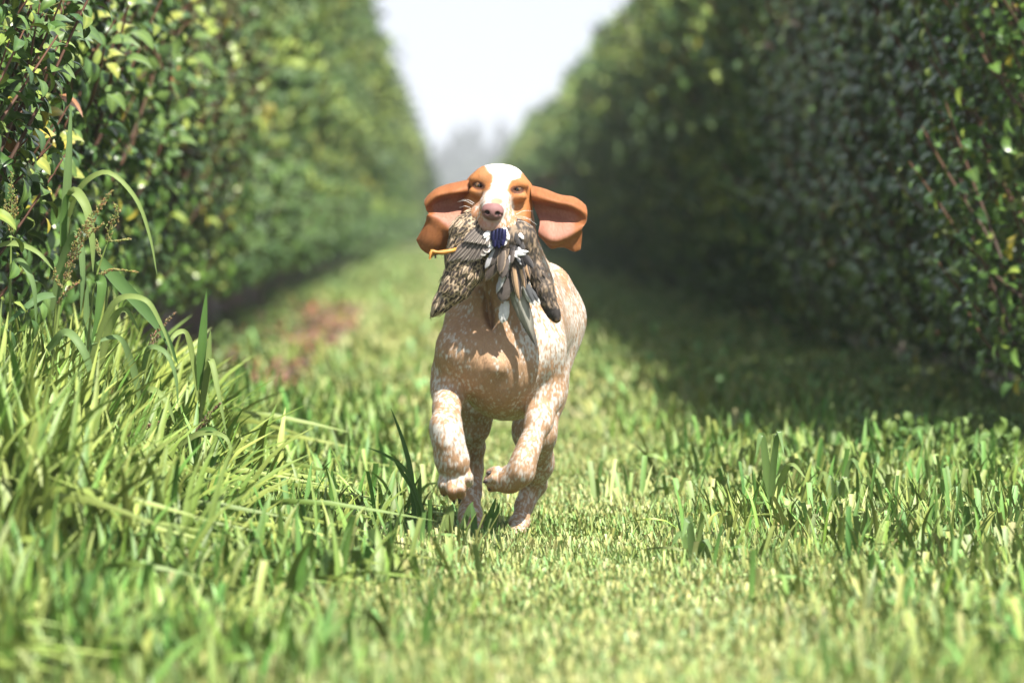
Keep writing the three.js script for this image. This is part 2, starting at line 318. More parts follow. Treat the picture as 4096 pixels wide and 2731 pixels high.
    for (let i = 0; i < P.length; i += 3) {
      const [x, y, z] = [P[i], P[i + 1], P[i + 2]], l = L[i / 3];
      let nx = this.val(x + e, y, z, l) - this.val(x - e, y, z, l), ny = this.val(x, y + e, z, l) - this.val(x, y - e, z, l), nz = this.val(x, y, z + e, l) - this.val(x, y, z - e, l);
      let q = Math.hypot(nx, ny, nz) || 1; nx /= q; ny /= q; nz /= q;
      C.push(...colf(x, y, z, nx, ny, nz));
      if (bend) { const b = bend(x, y, z); nx += b[0]; ny += b[1]; nz += b[2]; q = Math.hypot(nx, ny, nz); nx /= q; ny /= q; nz /= q; }
      N.push(nx, ny, nz);
    }
    return geom(P, I, C, N);
  }
}
// ---------------------------------------------------------------- the dog
const px = v => v * SC;
const DOG = new THREE.Vector3(0.12, 0, -0.3);
const dog = thing('dog', 'running white and orange hunting dog with wide flying brown ears', 'dog', DOG.toArray());
const F = new Field();
// trunk: chest, ribs, loin, rump (swung to the photo's right)
F.ell(at(2005, 1425, -0.13), 0.094, 0.116, 0.14, 0.05);
F.ell(at(2015, 1520, -0.10), 0.070, 0.060, 0.11, 0.05);
F.cone(at(2050, 1320, -0.20), at(2140, 1305, -0.55), 0.108, 0.086, 0.06);
F.cone(at(2060, 1520, -0.15), at(2110, 1440, -0.50), 0.062, 0.05, 0.06);
F.ell(at(2176, 1268, -0.66), 0.083, 0.088, 0.12, 0.05);
F.cone(at(2110, 1130, -0.25), at(2170, 1150, -0.60), 0.038, 0.036, 0.06);       // back line
F.cone(at(2195, 1135, -0.60), at(2215, 1165, -0.72), 0.034, 0.03, 0.04);        // croup
// withers and neck
F.cone(at(2070, 1170, -0.22), at(2010, 1330, -0.10), 0.075, 0.095, 0.06);
F.cone(at(2010, 1330, -0.10), at(1995, 900, -0.055), 0.086, 0.062, 0.05);
F.cone(at(2090, 1110, -0.16), at(2010, 860, -0.085), 0.055, 0.05, 0.05);
// throat folds of skin
F.cone(at(1925, 1190, -0.022), at(1955, 1360, -0.022), 0.014, 0.010, 0.025);
F.cone(at(2010, 1180, -0.018), at(1985, 1370, -0.012), 0.013, 0.012, 0.03);
F.ell(at(1958, 1260, -0.005), 0.009, 0.05, 0.02, 0.02, [0, 0, 0.12], 1);
F.ell(at(1985, 1465, 0.03), 0.016, 0.016, 0.012, 0.03);                          // breastbone
// shoulders and upper arms
F.cone(at(1890, 1250, -0.11), at(1850, 1405, -0.03), 0.044, 0.048, 0.04);
F.cone(at(1850, 1405, -0.03), at(1812, 1500, -0.06), 0.047, 0.034, 0.035);
F.ell(at(1925, 1440, -0.015), 0.042, 0.062, 0.040, 0.03); F.ell(at(2075, 1440, -0.020), 0.042, 0.062, 0.040, 0.03);
F.cone(at(2130, 1240, -0.14), at(2150, 1400, -0.07), 0.045, 0.050, 0.045);
F.cone(at(2150, 1400, -0.07), at(2184, 1520, -0.09), 0.048, 0.034, 0.035);
// photo-left foreleg: reaching forward, paw hanging
F.chain([[at(1802, 1490, -0.07), 0.034], [at(1793, 1560, -0.05), 0.0280], [at(1786, 1640, 0.0), 0.0222], [at(1783, 1695, 0.04), 0.0226], [at(1786, 1730, 0.055), 0.0238], [at(1799, 1780, 0.06), 0.0230]], 0.03);
F.chain([[at(1798, 1780, 0.06), 0.0250], [at(1812, 1845, 0.055), 0.0280], [at(1815, 1895, 0.043), 0.0255]], 0.025);
F.ell(at(1772, 1830, 0.058), 0.010, 0.018, 0.010, 0.02); F.ell(at(1760, 1735, 0.052), 0.009, 0.014, 0.010, 0.015);
for (const [x0, y0, x1, y1, x2, y2, r, z] of [[1786, 1855, 1775, 1935, 1777, 1966, 0.0135, 0.055], [1804, 1860, 1807, 1958, 1811, 1985, 0.0140, 0.066], [1828, 1860, 1839, 1955, 1843, 1978, 0.0140, 0.064], [1850, 1845, 1871, 1912, 1876, 1932, 0.0125, 0.048]]) {
  F.cone(at(x0, y0, z - 0.012), at(x1, y1, z + 0.004), r * 0.80, r * 0.86, 0.004); F.cone(at(x1, y1, z + 0.004), at(x2, y2, z - 0.010), r * 0.86, r * 0.68, 0.003);
}
F.ell(at(1820, 1945, 0.018), 0.028, 0.018, 0.016, 0.010);                          // pads behind
// photo-right foreleg: forearm slanting inwards, paw folded under
F.chain([[at(2190, 1520, -0.10), 0.038], [at(2187, 1590, -0.075), 0.0280], [at(2155, 1690, -0.035), 0.0225], [at(2115, 1790, 0.0), 0.0182], [at(2092, 1850, 0.018), 0.0192], [at(2082, 1890, 0.020), 0.0215]], 0.03);
F.chain([[at(2084, 1893, 0.018), 0.0238], [at(2040, 1922, 0.005), 0.0215], [at(1995, 1918, -0.012), 0.0235]], 0.02);
for (const [x1, y1, x2, y2, r, z] of [[1985, 1888, 1964, 1893, 0.0125, 0.004], [1978, 1912, 1954, 1922, 0.0130, 0.008], [1982, 1936, 1966, 1948, 0.0122, 0.0], [1985, 1930, 1972, 1935, 0.012, -0.03]]) F.cone(at(x1, y1, z), at(x2, y2, z - 0.006), r * 0.95, r * 0.75, 0.004);
// photo-right hind leg, foot on the ground
F.cone(at(2192, 1290, -0.66), at(2150, 1560, -0.50), 0.072, 0.056, 0.04);
F.cone(at(2150, 1560, -0.50), at(2140, 1730, -0.46), 0.054, 0.0430, 0.04);
F.chain([[at(2140, 1730, -0.46), 0.0410], [at(2144, 1850, -0.55), 0.0335], [at(2134, 1935, -0.61), 0.0245], [at(2098, 2020, -0.59), 0.0150], [at(2078, 2095, -0.555), 0.0165], [at(2068, 2140, -0.52), 0.0205]], 0.025);
F.ell(at(2064, 2168, -0.49), 0.030, 0.020, 0.038, 0.02);
for (const dx of [-0.021, -0.007, 0.007, 0.021]) F.ell(at(2064, 2178, -0.46).add(new THREE.Vector3(dx, 0, -Math.abs(dx) * 0.5)), 0.0095, 0.013, 0.02, 0.006);
// photo-left hind leg, heel lifting behind
F.cone(at(2080, 1330, -0.66), at(1960, 1520, -0.55), 0.085, 0.058, 0.05);
F.chain([[at(1960, 1520, -0.55), 0.050], [at(1908, 1600, -0.52), 0.0365], [at(1894, 1700, -0.56), 0.0300], [at(1886, 1790, -0.62), 0.0225], [at(1886, 1880, -0.64), 0.0180], [at(1880, 1960, -0.61), 0.0190], [at(1880, 2040, -0.58), 0.0225]], 0.03);
F.ell(at(1880, 2080, -0.56), 0.027, 0.025, 0.036, 0.02);
for (const dx of [-0.018, -0.006, 0.006, 0.018]) F.ell(at(1880, 2100, -0.545).add(new THREE.Vector3(dx, 0, 0.02)), 0.0085, 0.016, 0.016, 0.006);
F.ell(at(1885, 1537, -0.02), 0.012, 0.012, 0.016, 0.012);                         // fold behind the elbow

// head, in its own frame: x to the photo's right, y up, z along the muzzle
const HM = new THREE.Matrix4().compose(at(1993, 751, 0.0), new THREE.Quaternion().setFromEuler(new THREE.Euler(0.05, -0.05, -0.10)), new THREE.Vector3(1, 1, 1));
const HI = HM.clone().invert(), hp = (x, y, z) => new THREE.Vector3(x, y, z).applyMatrix4(HM);
const HR = [0.05, -0.05, -0.10];
F.ell(hp(0, -0.006, -0.072), 0.0655, 0.0470, 0.078, 0.03, HR);
F.ell(hp(0, 0.018, -0.030), 0.044, 0.023, 0.045, 0.03, HR);
for (const s of [-1, 1]) {
  F.cone(hp(s * 0.046, -0.012, -0.050), hp(s * 0.042, -0.080, -0.012), 0.0235, 0.022, 0.02);    // cheek
  F.ell(hp(s * 0.041, 0.0135, -0.013), 0.0180, 0.0095, 0.0150, 0.016, [HR[0], HR[1], HR[2] - s * 0.25]);         // brow
  F.ell(hp(s * 0.041, -0.013, -0.002), 0.018, 0.0100, 0.014, 0.012, HR);                                 // under the eye
}
F.cone(hp(0, -0.010, -0.015), hp(-0.004, -0.030, 0.098), 0.0300, 0.0205, 0.022);                         // bridge of the muzzle
F.ell(hp(-0.002, -0.052, 0.050), 0.040, 0.030, 0.062, 0.02, HR);
F.ell(hp(-0.031, -0.060, 0.055), 0.0215, 0.022, 0.038, 0.015, HR);                                       // flews
F.ell(hp(0.031, -0.074, 0.055), 0.0215, 0.026, 0.040, 0.015, HR);
F.ell(hp(0.045, -0.090, 0.030), 0.0145, 0.026, 0.030, 0.015, HR);
F.ell(hp(-0.002, -0.073, 0.096), 0.023, 0.0155, 0.018, 0.014, HR);                                       // lip under the nose
F.ell(hp(-0.002, -0.0430, 0.113), 0.0222, 0.0172, 0.0155, 0.006, HR);                                    // nose
for (const s of [-1, 1]) {
  F.ell(hp(-0.002 + s * 0.0105, -0.0455, 0.1285), 0.0052, 0.0042, 0.0075, 0.003, [HR[0], HR[1], HR[2] + s * 0.5], 1);
  F.ell(hp(-0.002 + s * 0.0198, -0.0480, 0.1225), 0.0055, 0.0018, 0.006, 0.003, [HR[0], HR[1], HR[2] - s * 0.5], 1);
  F.ell(hp(s * 0.0392, 0.0000, 0.0110), 0.0080, 0.0040, 0.0120, 0.002, [HR[0], HR[1], HR[2] + s * 0.12], 1);           // eye opening
}
F.cone(hp(-0.004, -0.062, 0.124), hp(-0.003, -0.078, 0.116), 0.0010, 0.0012, 0.003, 1);                  // groove of the lip
F.cone(hp(-0.02, -0.112, 0.06), hp(0.015, -0.115, -0.02), 0.018, 0.026, 0.02);                           // lower jaw

const WHITE = [0.62, 0.585, 0.53], TAN = [0.40, 0.212, 0.090], ORANGE = [0.41, 0.165, 0.055], RUST = [0.33, 0.105, 0.028], PINK = [0.46, 0.255, 0.225], DARK = [0.10, 0.055, 0.04];
const tmp = new THREE.Vector3();
function roan(x, y, z, share) {                  // flecks of orange hair among white, drawn out along the lie of the coat
  const a = fbm(x * 105 + 5, y * 62, z * 75, 3), b = n3(x * 380, y * 150, z * 280), c = n3(x * 270 + 9, y * 135, z * 190), e = fbm(x * 14, y * 14, z * 14, 2);
  return sstep(0.39, 0.61, a * 0.24 + b * 0.32 + c * 0.32 + e * 0.12 + (n3(x * 520, y * 200, z * 400) - 0.5) * 0.22 + (share - 0.5) * 0.5);
}
const blot = (x, y, z, c, rx, ry, rz) => { const q = ((x - c.x) / rx) ** 2 + ((y - c.y) / ry) ** 2 + ((z - c.z) / rz) ** 2; return q + 0.7 * (fbm(x * 45, y * 45, z * 45) - 0.5); };
const cChest = at(1985, 1300, 0.0), cMid = at(2000, 1510, 0), cRump = at(2245, 1210, -0.62), cNeckL = at(1850, 1400, 0);
function dogColour(x, y, z, nx, ny, nz) {
  tmp.set(x, y, z).applyMatrix4(HI);
  const u = tmp.x, v = tmp.y, w = tmp.z, jit = (fbm(x * 120, y * 120, z * 120) - 0.5);
  let col;
  const neckLine = at(2000, 930, 0).y;
  if (y > neckLine - 0.02 && w > -0.17 && v > -0.14) {
    const ed = 0.5 * jit + 0.25 * (n3(x * 300, y * 300, z * 300) - 0.5), spotAt = (cu, cv, ru, rv) => sstep(1.15, 0.85, ((u - cu) / ru) ** 2 + ((v - cv) / rv) ** 2 + ed);
    const pl = spotAt(-0.024, 0.024, 0.016, 0.013);
    const poly = (q, ks) => { if (q >= ks[0][0]) return ks[0][1]; for (let i = 1; i < ks.length; i++) if (q >= ks[i][0]) return lerp(ks[i][1], ks[i - 1][1], sstep(0, 1, (q - ks[i][0]) / (ks[i - 1][0] - ks[i][0]))); return ks[ks.length - 1][1]; };
    const bl = poly(v, [[0.045, -0.040], [0.034, -0.026], [0.022, -0.011], [0.002, -0.013], [-0.014, -0.024], [-0.035, -0.034]]), br = poly(v, [[0.045, 0.046], [0.026, 0.042], [0.016, 0.024], [0.0, 0.019], [-0.014, 0.028], [-0.035, 0.036]]);
    const white = sstep(bl - 0.003, bl + 0.003, u + 0.009 * ed) * sstep(br + 0.003, br - 0.003, u + 0.009 * ed);
    const snout = sstep(0.005, 0.04, w) * sstep(-0.004, -0.02, v), ro = roan(x * 1.5, y * 1.5 + 3, z * 1.2, 0.40 + 0.25 * sstep(0.018, 0.034, Math.abs(u)) - 0.12 * sstep(-0.03, -0.01, v));
    col = mix3(mix3(mix3(ORANGE, TAN, sstep(-0.01, -0.07, v) * 0.5), [0.46, 0.225, 0.10], pl * 0.6), WHITE, white);
    col = mix3(col, mix3(WHITE, [0.45, 0.215, 0.11], ro), snout * sstep(0.055, 0.04, Math.abs(u)));
    const mz = sstep(0.06, 0.10, w) * sstep(-0.052, -0.066, v) * sstep(0.03, 0.012, Math.abs(u + 0.006)); col = mix3(col, mix3([0.42, 0.19, 0.13], [0.40, 0.20, 0.175], n3(x * 200, y * 200, z * 200)), mz * 0.8);
    const arch = ((u - 0.004) / 0.012) ** 2 + ((v + 0.022) / 0.007) ** 2; if (w > 0.05) col = mix3([0.46, 0.25, 0.15], col, sstep(0.5, 1.4, arch));
    const nose = ((u + 0.002) / 0.0235) ** 2 + ((v + 0.0430) / 0.0184) ** 2 + ((w - 0.113) / 0.018) ** 2;
    col = mix3([0.235, 0.118, 0.112], col, sstep(0.98, 1.12, nose));
    for (const s of [-1, 1]) {
      const nst = ((u + 0.002 - s * 0.0105) / 0.0060) ** 2 + ((v + 0.0455) / 0.0050) ** 2 + ((w - 0.126) / 0.012) ** 2; if (nst < 1.2) col = mix3([0.03, 0.014, 0.013], col, sstep(0.6, 1.2, nst));
      const ey = ((u - s * 0.0392) / 0.0135) ** 2 + ((v - 0.0005) / 0.0078) ** 2; if (w > -0.012 && ey < 1.5) col = mix3([0.09, 0.032, 0.016], col, sstep(0.75, 1.5, ey));
    }
    if (Math.abs(u) > 0.058) col = mix3(col, RUST, sstep(0.058, 0.066, Math.abs(u)) * 0.6);
    return col;
  }
  // body: share of orange hair by region
  let share = 0.63;
  const leg = sstep(at(0, 1560, 0).y, at(0, 1700, 0).y, y);
  share = lerp(share, 0.64, leg);
  share += 0.26 * sstep(1.4, 0.25, blot(x, y, z, cChest, 0.045, 0.16, 0.12));
  share += 0.28 * sstep(1.3, 0.3, blot(x, y, z, cMid, 0.075, 0.075, 0.2));
  share += 0.16 * sstep(1.2, 0.3, blot(x, y, z, cNeckL, 0.07, 0.09, 0.2));
  if (z < -0.35 && y > 0.35) share += 0.75 * sstep(1.2, 0.5, blot(x, y, z, cRump, 0.018, 0.085, 0.12)) - 0.12;
  if (z > -0.1 && x > at(2080, 0, 0).x && y > at(0, 1450, 0).y) share -= 0.16;
  if (z > -0.05 && y < at(0, 1660, 0).y && y > at(0, 1960, 0).y && x < at(1900, 0, 0).x) share -= 0.22 * sstep(0.3, 0.6, n3(x * 30, y * 30, 3));
  const k = roan(x, y, z, clamp(share, 0.08, 0.86));
  col = mix3(WHITE, mix3(TAN, [0.36, 0.185, 0.072], n3(x * 40, y * 40, z * 40)), k * 0.86);
  if (z > -0.1 && y < at(0, 1925, 0).y && y > 0.10) col = mix3(col, [0.36, 0.17, 0.07], sstep(at(0, 1925, 0).y, at(0, 1975, 0).y, y) * 0.8);   // stained toes
  return col;
}
const furBend = (x, y, z) => { const a = n3(x * 420, y * 130, z * 300) - 0.5, b = n3(x * 420 + 50, y * 130 + 9, z * 300) - 0.5, c = n3(x * 110, y * 45, z * 90) - 0.5; const q = y > 0.66 ? 0.22 : 0.42; return [a * q + c * 0.2, b * q * 0.5, -c * 0.15]; };
F.warp = (x, y, z) => 0.0016 * (fbm(x * 38, y * 24, z * 38, 2) - 0.5) * 2;
console.time('dog');
const bodyGeo = F.mesh([-0.15, 0.0, -0.90], [0.42, 0.86, 0.18], 0.0026, dogColour, furBend);
console.timeEnd('dog'); console.log('dog tris', bodyGeo.index.count / 3);
// ears: sheets with real thickness, each laid through a net of points from the rolled top edge, through the cup, to the hanging tip
function netSurface(rows, nu, nv, thick, colf) {
  const cols = rows[0].length, curves = [];
  for (let c = 0; c < cols; c++) curves.push(new THREE.CatmullRomCurve3(rows.map(r => r[c]), false, 'centripetal'));
  const G = [];
  for (let i = 0; i <= nu; i++) { const cr = new THREE.CatmullRomCurve3(curves.map(c => c.getPoint(i / nu)), false, 'centripetal'); G.push(Array.from({ length: nv + 1 }, (_, j) => cr.getPoint(j / nv))); }
  const P = [], C = [], I = [], Nn = [], n = (nu + 1) * (nv + 1);
  const nor = (i, j) => { const a = G[Math.min(nu, i + 1)][j].clone().sub(G[Math.max(0, i - 1)][j]), b = G[i][Math.min(nv, j + 1)].clone().sub(G[i][Math.max(0, j - 1)]); return a.cross(b).normalize(); };
  for (let i = 0; i <= nu; i++) for (let j = 0; j <= nv; j++) Nn.push(nor(i, j));
  for (const s of [1, -1]) for (let i = 0; i <= nu; i++) for (let j = 0; j <= nv; j++) {
    const p = G[i][j], m = Nn[i * (nv + 1) + j], e = Math.min(1, Math.min(i, nu - i) / 3, (nv - j) / 3) * 0.75 + 0.25, r = 0.0010 * (fbm(p.x * 260, p.y * 120, p.z * 260) - 0.5);
    P.push(p.x + m.x * (s * thick * e + r), p.y + m.y * (s * thick * e + r), p.z + m.z * (s * thick * e + r)); C.push(...colf(i / nu, j / nv, s, p));
  }
  const q = (a, b, c, d) => I.push(a, b, c, a, c, d), w = nv + 1;
  for (let i = 0; i < nu; i++) for (let j = 0; j < nv; j++) { const o = i * w + j; q(o, o + w, o + w + 1, o + 1); q(n + o, n + o + 1, n + o + w + 1, n + o + w); }
  for (let j = 0; j < nv; j++) { q(j, j + 1, n + j + 1, n + j); const o = nu * w + j; q(o + 1, o, n + o, n + o + 1); }
  for (let i = 0; i < nu; i++) { const o = i * w + nv; q(o, o + w, n + o + w, n + o); }
  return geom(P, I, C);
}
const ez = a => a.map(([x, y, z]) => at(1600 + x / 2.8, 620 + y / 2.8, z - 0.018));
const earL = [
  [[770, 400, -.05], [640, 400, -.06], [520, 430, -.06], [400, 490, -.06], [330, 560, -.05]],
  [[775, 285, -.025], [640, 312, -.03], [520, 340, -.03], [390, 395, -.03], [280, 500, -.03]],
  [[770, 390, .0], [620, 415, .012], [510, 435, .012], [400, 465, .012], [278, 560, .004]],
  [[750, 480, -.03], [620, 480, -.022], [510, 492, -.028], [415, 530, -.022], [295, 610, .002]],
  [[740, 580, -.034], [600, 570, -.030], [500, 585, -.027], [425, 610, -.020], [315, 645, -.002]],
  [[700, 690, -.004], [610, 690, .000], [525, 680, .000], [445, 665, -.002], [325, 662, .002]],
  [[660, 860, .000], [590, 850, .014], [500, 780, .014], [415, 712, .010], [308, 668, .003]],
  [[640, 900, -.02], [545, 905, .004], [445, 860, .010], [345, 800, .004], [284, 760, -.008]],
  [[600, 970, -.02], [500, 990, -.004], [400, 990, .004], [290, 935, .0], [222, 880, -.014]],
  [[540, 1060, -.025], [450, 1108, -.014], [350, 1120, -.008], [245, 1060, -.010], [183, 950, -.018]]].map(ez);
const earR = [
  [[1470, 460, -.05], [1620, 470, -.06], [1780, 520, -.06], [1930, 560, -.06], [2030, 620, -.05]],
  [[1462, 350, -.025], [1620, 388, -.03], [1790, 452, -.03], [1950, 480, -.03], [2075, 560, -.03]],
  [[1475, 460, .0], [1620, 495, .012], [1770, 535, .012], [1915, 565, .012], [2098, 650, .0]],
  [[1490, 550, -.03], [1610, 560, -.022], [1750, 590, -.028], [1900, 630, -.020], [2092, 735, .0]],
  [[1530, 650, -.034], [1640, 650, -.030], [1750, 675, -.028], [1870, 710, -.020], [2068, 785, .002]],
  [[1570, 760, -.004], [1655, 770, .000], [1745, 785, .000], [1850, 790, .002], [2050, 805, .004]],
  [[1555, 880, .004], [1640, 935, .016], [1730, 958, .018], [1850, 925, .014], [2040, 825, .004]],
  [[1575, 910, -.012], [1665, 995, -.002], [1755, 1005, -.002], [1880, 965, -.004], [2042, 860, -.008]],
  [[1600, 930, -.02], [1690, 1030, -.010], [1785, 1025, -.012], [1930, 1010, -.010], [2036, 950, -.014]],
  [[1620, 945, -.03], [1700, 1045, -.02], [1795, 1012, -.02], [1955, 1082, -.014], [2022, 1060, -.018]]].map(ez);
const earCol = flip => (u, v, s, p) => {
  const inner = sstep(0.26, 0.34, u) * sstep(0.69, 0.64, u) * sstep(0.93, 0.82, v), front = (s > 0) === flip;
  const hair = n3(p.x * 500, p.y * 160, p.z * 500), brown = mix3(mix3([0.275, 0.096, 0.032], [0.38, 0.155, 0.058], fbm(p.x * 30, p.y * 30, p.z * 30)), [0.18, 0.058, 0.018], hair * 0.7);
  return front ? mix3(brown, mix3([0.40, 0.205, 0.165], [0.28, 0.115, 0.07], hair * 0.7), inner * 0.75) : brown;
};
const gL = netSurface(earL, 54, 40, 0.0020, earCol(false)), gR = netSurface(earR, 54, 40, 0.0020, earCol(true));
for (const g of [gL, gR]) g.deleteAttribute('uv');
const wholeDog = mergeGeometries([bodyGeo, gL, gR]); wholeDog.translate(-DOG.x, -DOG.y, -DOG.z);
const matCoat = new THREE.MeshPhysicalMaterial({ vertexColors: true, roughness: 0.62, sheen: 0.25, sheenRoughness: 0.5, sheenColor: new THREE.Color(0.9, 0.8, 0.7), specularIntensity: 0.5 });
part('body', wholeDog, matCoat, dog); bodyGeo.userData.used = true;
const loc = v => v.clone().sub(DOG);
{ // eyes
  const mat = new THREE.MeshPhysicalMaterial({ vertexColors: true, roughness: 0.08, clearcoat: 1, clearcoatRoughness: 0.02 });
  for (const s of [-1, 1]) {
    const g = new THREE.SphereGeometry(0.0092, 28, 20), p = g.attributes.position, C = [];
    for (let i = 0; i < p.count; i++) { const a = Math.acos(clamp((p.getZ(i) * 0.98 + p.getX(i) * s * -0.12) / 0.0092, -1, 1)); C.push(...(a < 0.42 ? [0.006, 0.005, 0.005] : a < 0.95 ? mix3([0.11, 0.045, 0.012], [0.20, 0.10, 0.03], n3(i, 3, 5)) : a < 1.05 ? [0.02, 0.01, 0.008] : [0.10, 0.07, 0.06])); }
    g.setAttribute('color', new THREE.Float32BufferAttribute(C, 3)); g.deleteAttribute('uv');
    part('eye', g, mat, dog).position.copy(loc(hp(s * 0.0392, 0.0004, -0.0034)));
  }
  // whiskers
  const mw = new THREE.MeshStandardMaterial({ color: new THREE.Color(0.75, 0.72, 0.68), roughness: 0.4 });
  for (const [x0, y0, xm, ym, x1, y1, z0, z1] of [[815, 555, 730, 512, 645, 525, .06, .05], [830, 540, 770, 505, 690, 498, .06, .05], [790, 590, 730, 572, 665, 590, .055, .05], [1300, 665, 1390, 625, 1490, 630, .06, .05], [1310, 710, 1430, 715, 1535, 782, .06, .06], [1255, 735, 1400, 750, 1500, 812, .065, .07], [1290, 690, 1380, 690, 1470, 720, .065, .075]]) {
    const [a, b, c] = ez([[x0, y0, z0 + .02], [xm, ym, (z0 + z1) / 2 + .025], [x1, y1, z1 + .018]]);
    part('whisker', tube([a, b, c].map(loc), t => 0.0006 * (1 - 0.7 * t), 4, [1, 1, 1], 8), mw, dog);
  }
  // claws
  const mc = new THREE.MeshStandardMaterial({ color: new THREE.Color(0.035, 0.024, 0.02), roughness: 0.5 });
  for (const [x0, y0, x1, y1, z, dz] of [[1777, 1962, 1774, 1985, .048, -.004], [1811, 1980, 1817, 2016, .058, -.008], [1843, 1974, 1835, 2016, .056, -.008], [1876, 1930, 1884, 1948, .04, -.004], [1962, 1892, 1946, 1893, .008, 0], [1952, 1922, 1932, 1928, .006, .002], [1964, 1950, 1954, 1962, -.002, 0], [1984, 1948, 1981, 1964, -.006, 0],
    [2040, 2186, 2036, 2206, -.43, .01], [2056, 2188, 2054, 2210, -.425, .01], [2072, 2188, 2072, 2210, -.425, .01]]) part('claw', tube([at(x0, y0, z), at((x0 + x1) / 2 + 1, (y0 + y1) / 2, z + dz * 0.5 + 0.002), at(x1, y1, z + dz)].map(loc), t => 0.0058 * (1 - 0.8 * t * t), 7, [1, 1, 1], 6), mc, dog);
}
{ // short coat: single hairs lying along the body
  const r = rng(8), p = wholeDog.attributes.position, n = wholeDog.attributes.normal, c = wholeDog.attributes.color, nB = bodyGeo.attributes.position.count, P = [], I = [], C = [], N = [], f = new THREE.Vector3(), m = new THREE.Vector3(), s = new THREE.Vector3();
  for (let k = 0; k < 170000; k++) {
    const i = Math.floor(r() * p.count), x = p.getX(i), y = p.getY(i), z = p.getZ(i);
    m.set(n.getX(i), n.getY(i), n.getZ(i)); if (m.z < -0.35 || i >= nB) continue; const ear = i >= nB;
    tmp.set(x, y, z).add(DOG).applyMatrix4(HI);
    const head = tmp.z > -0.08 && tmp.y > -0.12; if (head && tmp.z > 0.085) continue;
    if (head) f.set(tmp.x * 6, 0.5, -0.8); else f.set((r() - 0.5) * 0.5, -0.9, -0.35);
    f.addScaledVector(m, -f.dot(m)).normalize().addScaledVector(m, 0.10 + r() * 0.22); f.x += (r() - 0.5) * 0.3; f.y += (r() - 0.5) * 0.3; f.normalize();
    if (ear) { f.set(x < 0 ? -0.5 : 0.5, -0.6, -0.1).addScaledVector(m, -(f.dot(m))).normalize().addScaledVector(m, 0.12); f.normalize(); } s.crossVectors(f, m).normalize().multiplyScalar(0.00042); const L = (head || i >= nB ? 0.0035 : 0.0052) * (0.6 + 0.8 * r()), o = P.length / 3, g = 0.78 + r() * 0.5;
    if (ear && Math.abs(m.z) < 0.15) continue; P.push(x - s.x, y - s.y, z - s.z, x + s.x, y + s.y, z + s.z, x + f.x * L, y + f.y * L, z + f.z * L); I.push(o, o + 1, o + 2);
    for (let q = 0; q < 3; q++) { C.push(c.getX(i) * g, c.getY(i) * g, c.getZ(i) * g); N.push(m.x, m.y, m.z); }
  }
  part('coat_hair', geom(P, I, C, N), new THREE.MeshStandardMaterial({ vertexColors: true, roughness: 0.6, side: THREE.DoubleSide }), dog).userData.kind = 'stuff';
}
// ---------------------------------------------------------------- the duck held in the dog's mouth
const dz = (x, y, z) => at(1640 + x / 2.613, 850 + y / 2.613, z);
const DUCK = new THREE.Vector3(0.09, 0, 0.06);
const duck = thing('duck', 'limp brown mottled duck hanging from the mouth of the dog, wing feathers spread', 'duck', DUCK.toArray());
const dl = v => v.clone().sub(DUCK);
const K = new Field();
K.chain([[dz(780, 120, .045), .030], [dz(630, 215, .055), .036], [dz(585, 420, .055), .036], [dz(575, 600, .058), .0345], [dz(470, 780, .062), .027], [dz(330, 945, .060), .0145], [dz(250, 1045, .058), .0065]], 0.02);
K.chain([[dz(780, 130, .05), .032], [dz(960, 270, .052), .040], [dz(1130, 290, .048), .034], [dz(1190, 380, .044), .024]], 0.025);
K.chain([[dz(1170, 330, .044), .024], [dz(1250, 500, .044), .0165], [dz(1330, 640, .05), .0160], [dz(1400, 810, .056), .0178], [dz(1455, 950, .060), .0125], [dz(1500, 1050, .062), .0095], [dz(1535, 1115, .064), .0080]], 0.018);
K.cone(dz(960, 300, .05), dz(1000, 560, .055), .034, .018, 0.03);
K.warp = (x, y, z) => 0.0022 * (fbm(x * 90, y * 70, z * 90, 2) - 0.5);
const dHead = dz(1405, 860, .056), dTip = dz(1538, 1115, .064);
function mottle(x, y, z) {
  const wx = x + 0.006 * (fbm(x * 70, y * 70, z * 70) - 0.5), wy = y + 0.008 * (fbm(x * 60 + 9, y * 60, z * 60) - 0.5), u = wx * 0.8 + wy * 0.6, v = wy * 0.8 - wx * 0.6;
  const row = Math.floor(v / 0.0075), a = v / 0.0075 - row, b = ((u / 0.0085 + (row & 1) * 0.5) % 1 + 1) % 1 - 0.5;
  const e = Math.hypot(b * 1.6, 1 - a), t = sstep(0.55, 0.72, e) * sstep(1.15, 0.95, e), q = n3(x * 500, y * 500, z * 500);
  return mix3(mix3([0.030, 0.021, 0.016], [0.075, 0.05, 0.034], q), mix3([0.44, 0.30, 0.175], [0.58, 0.46, 0.32], q), t * 0.85 + 0.08);
}
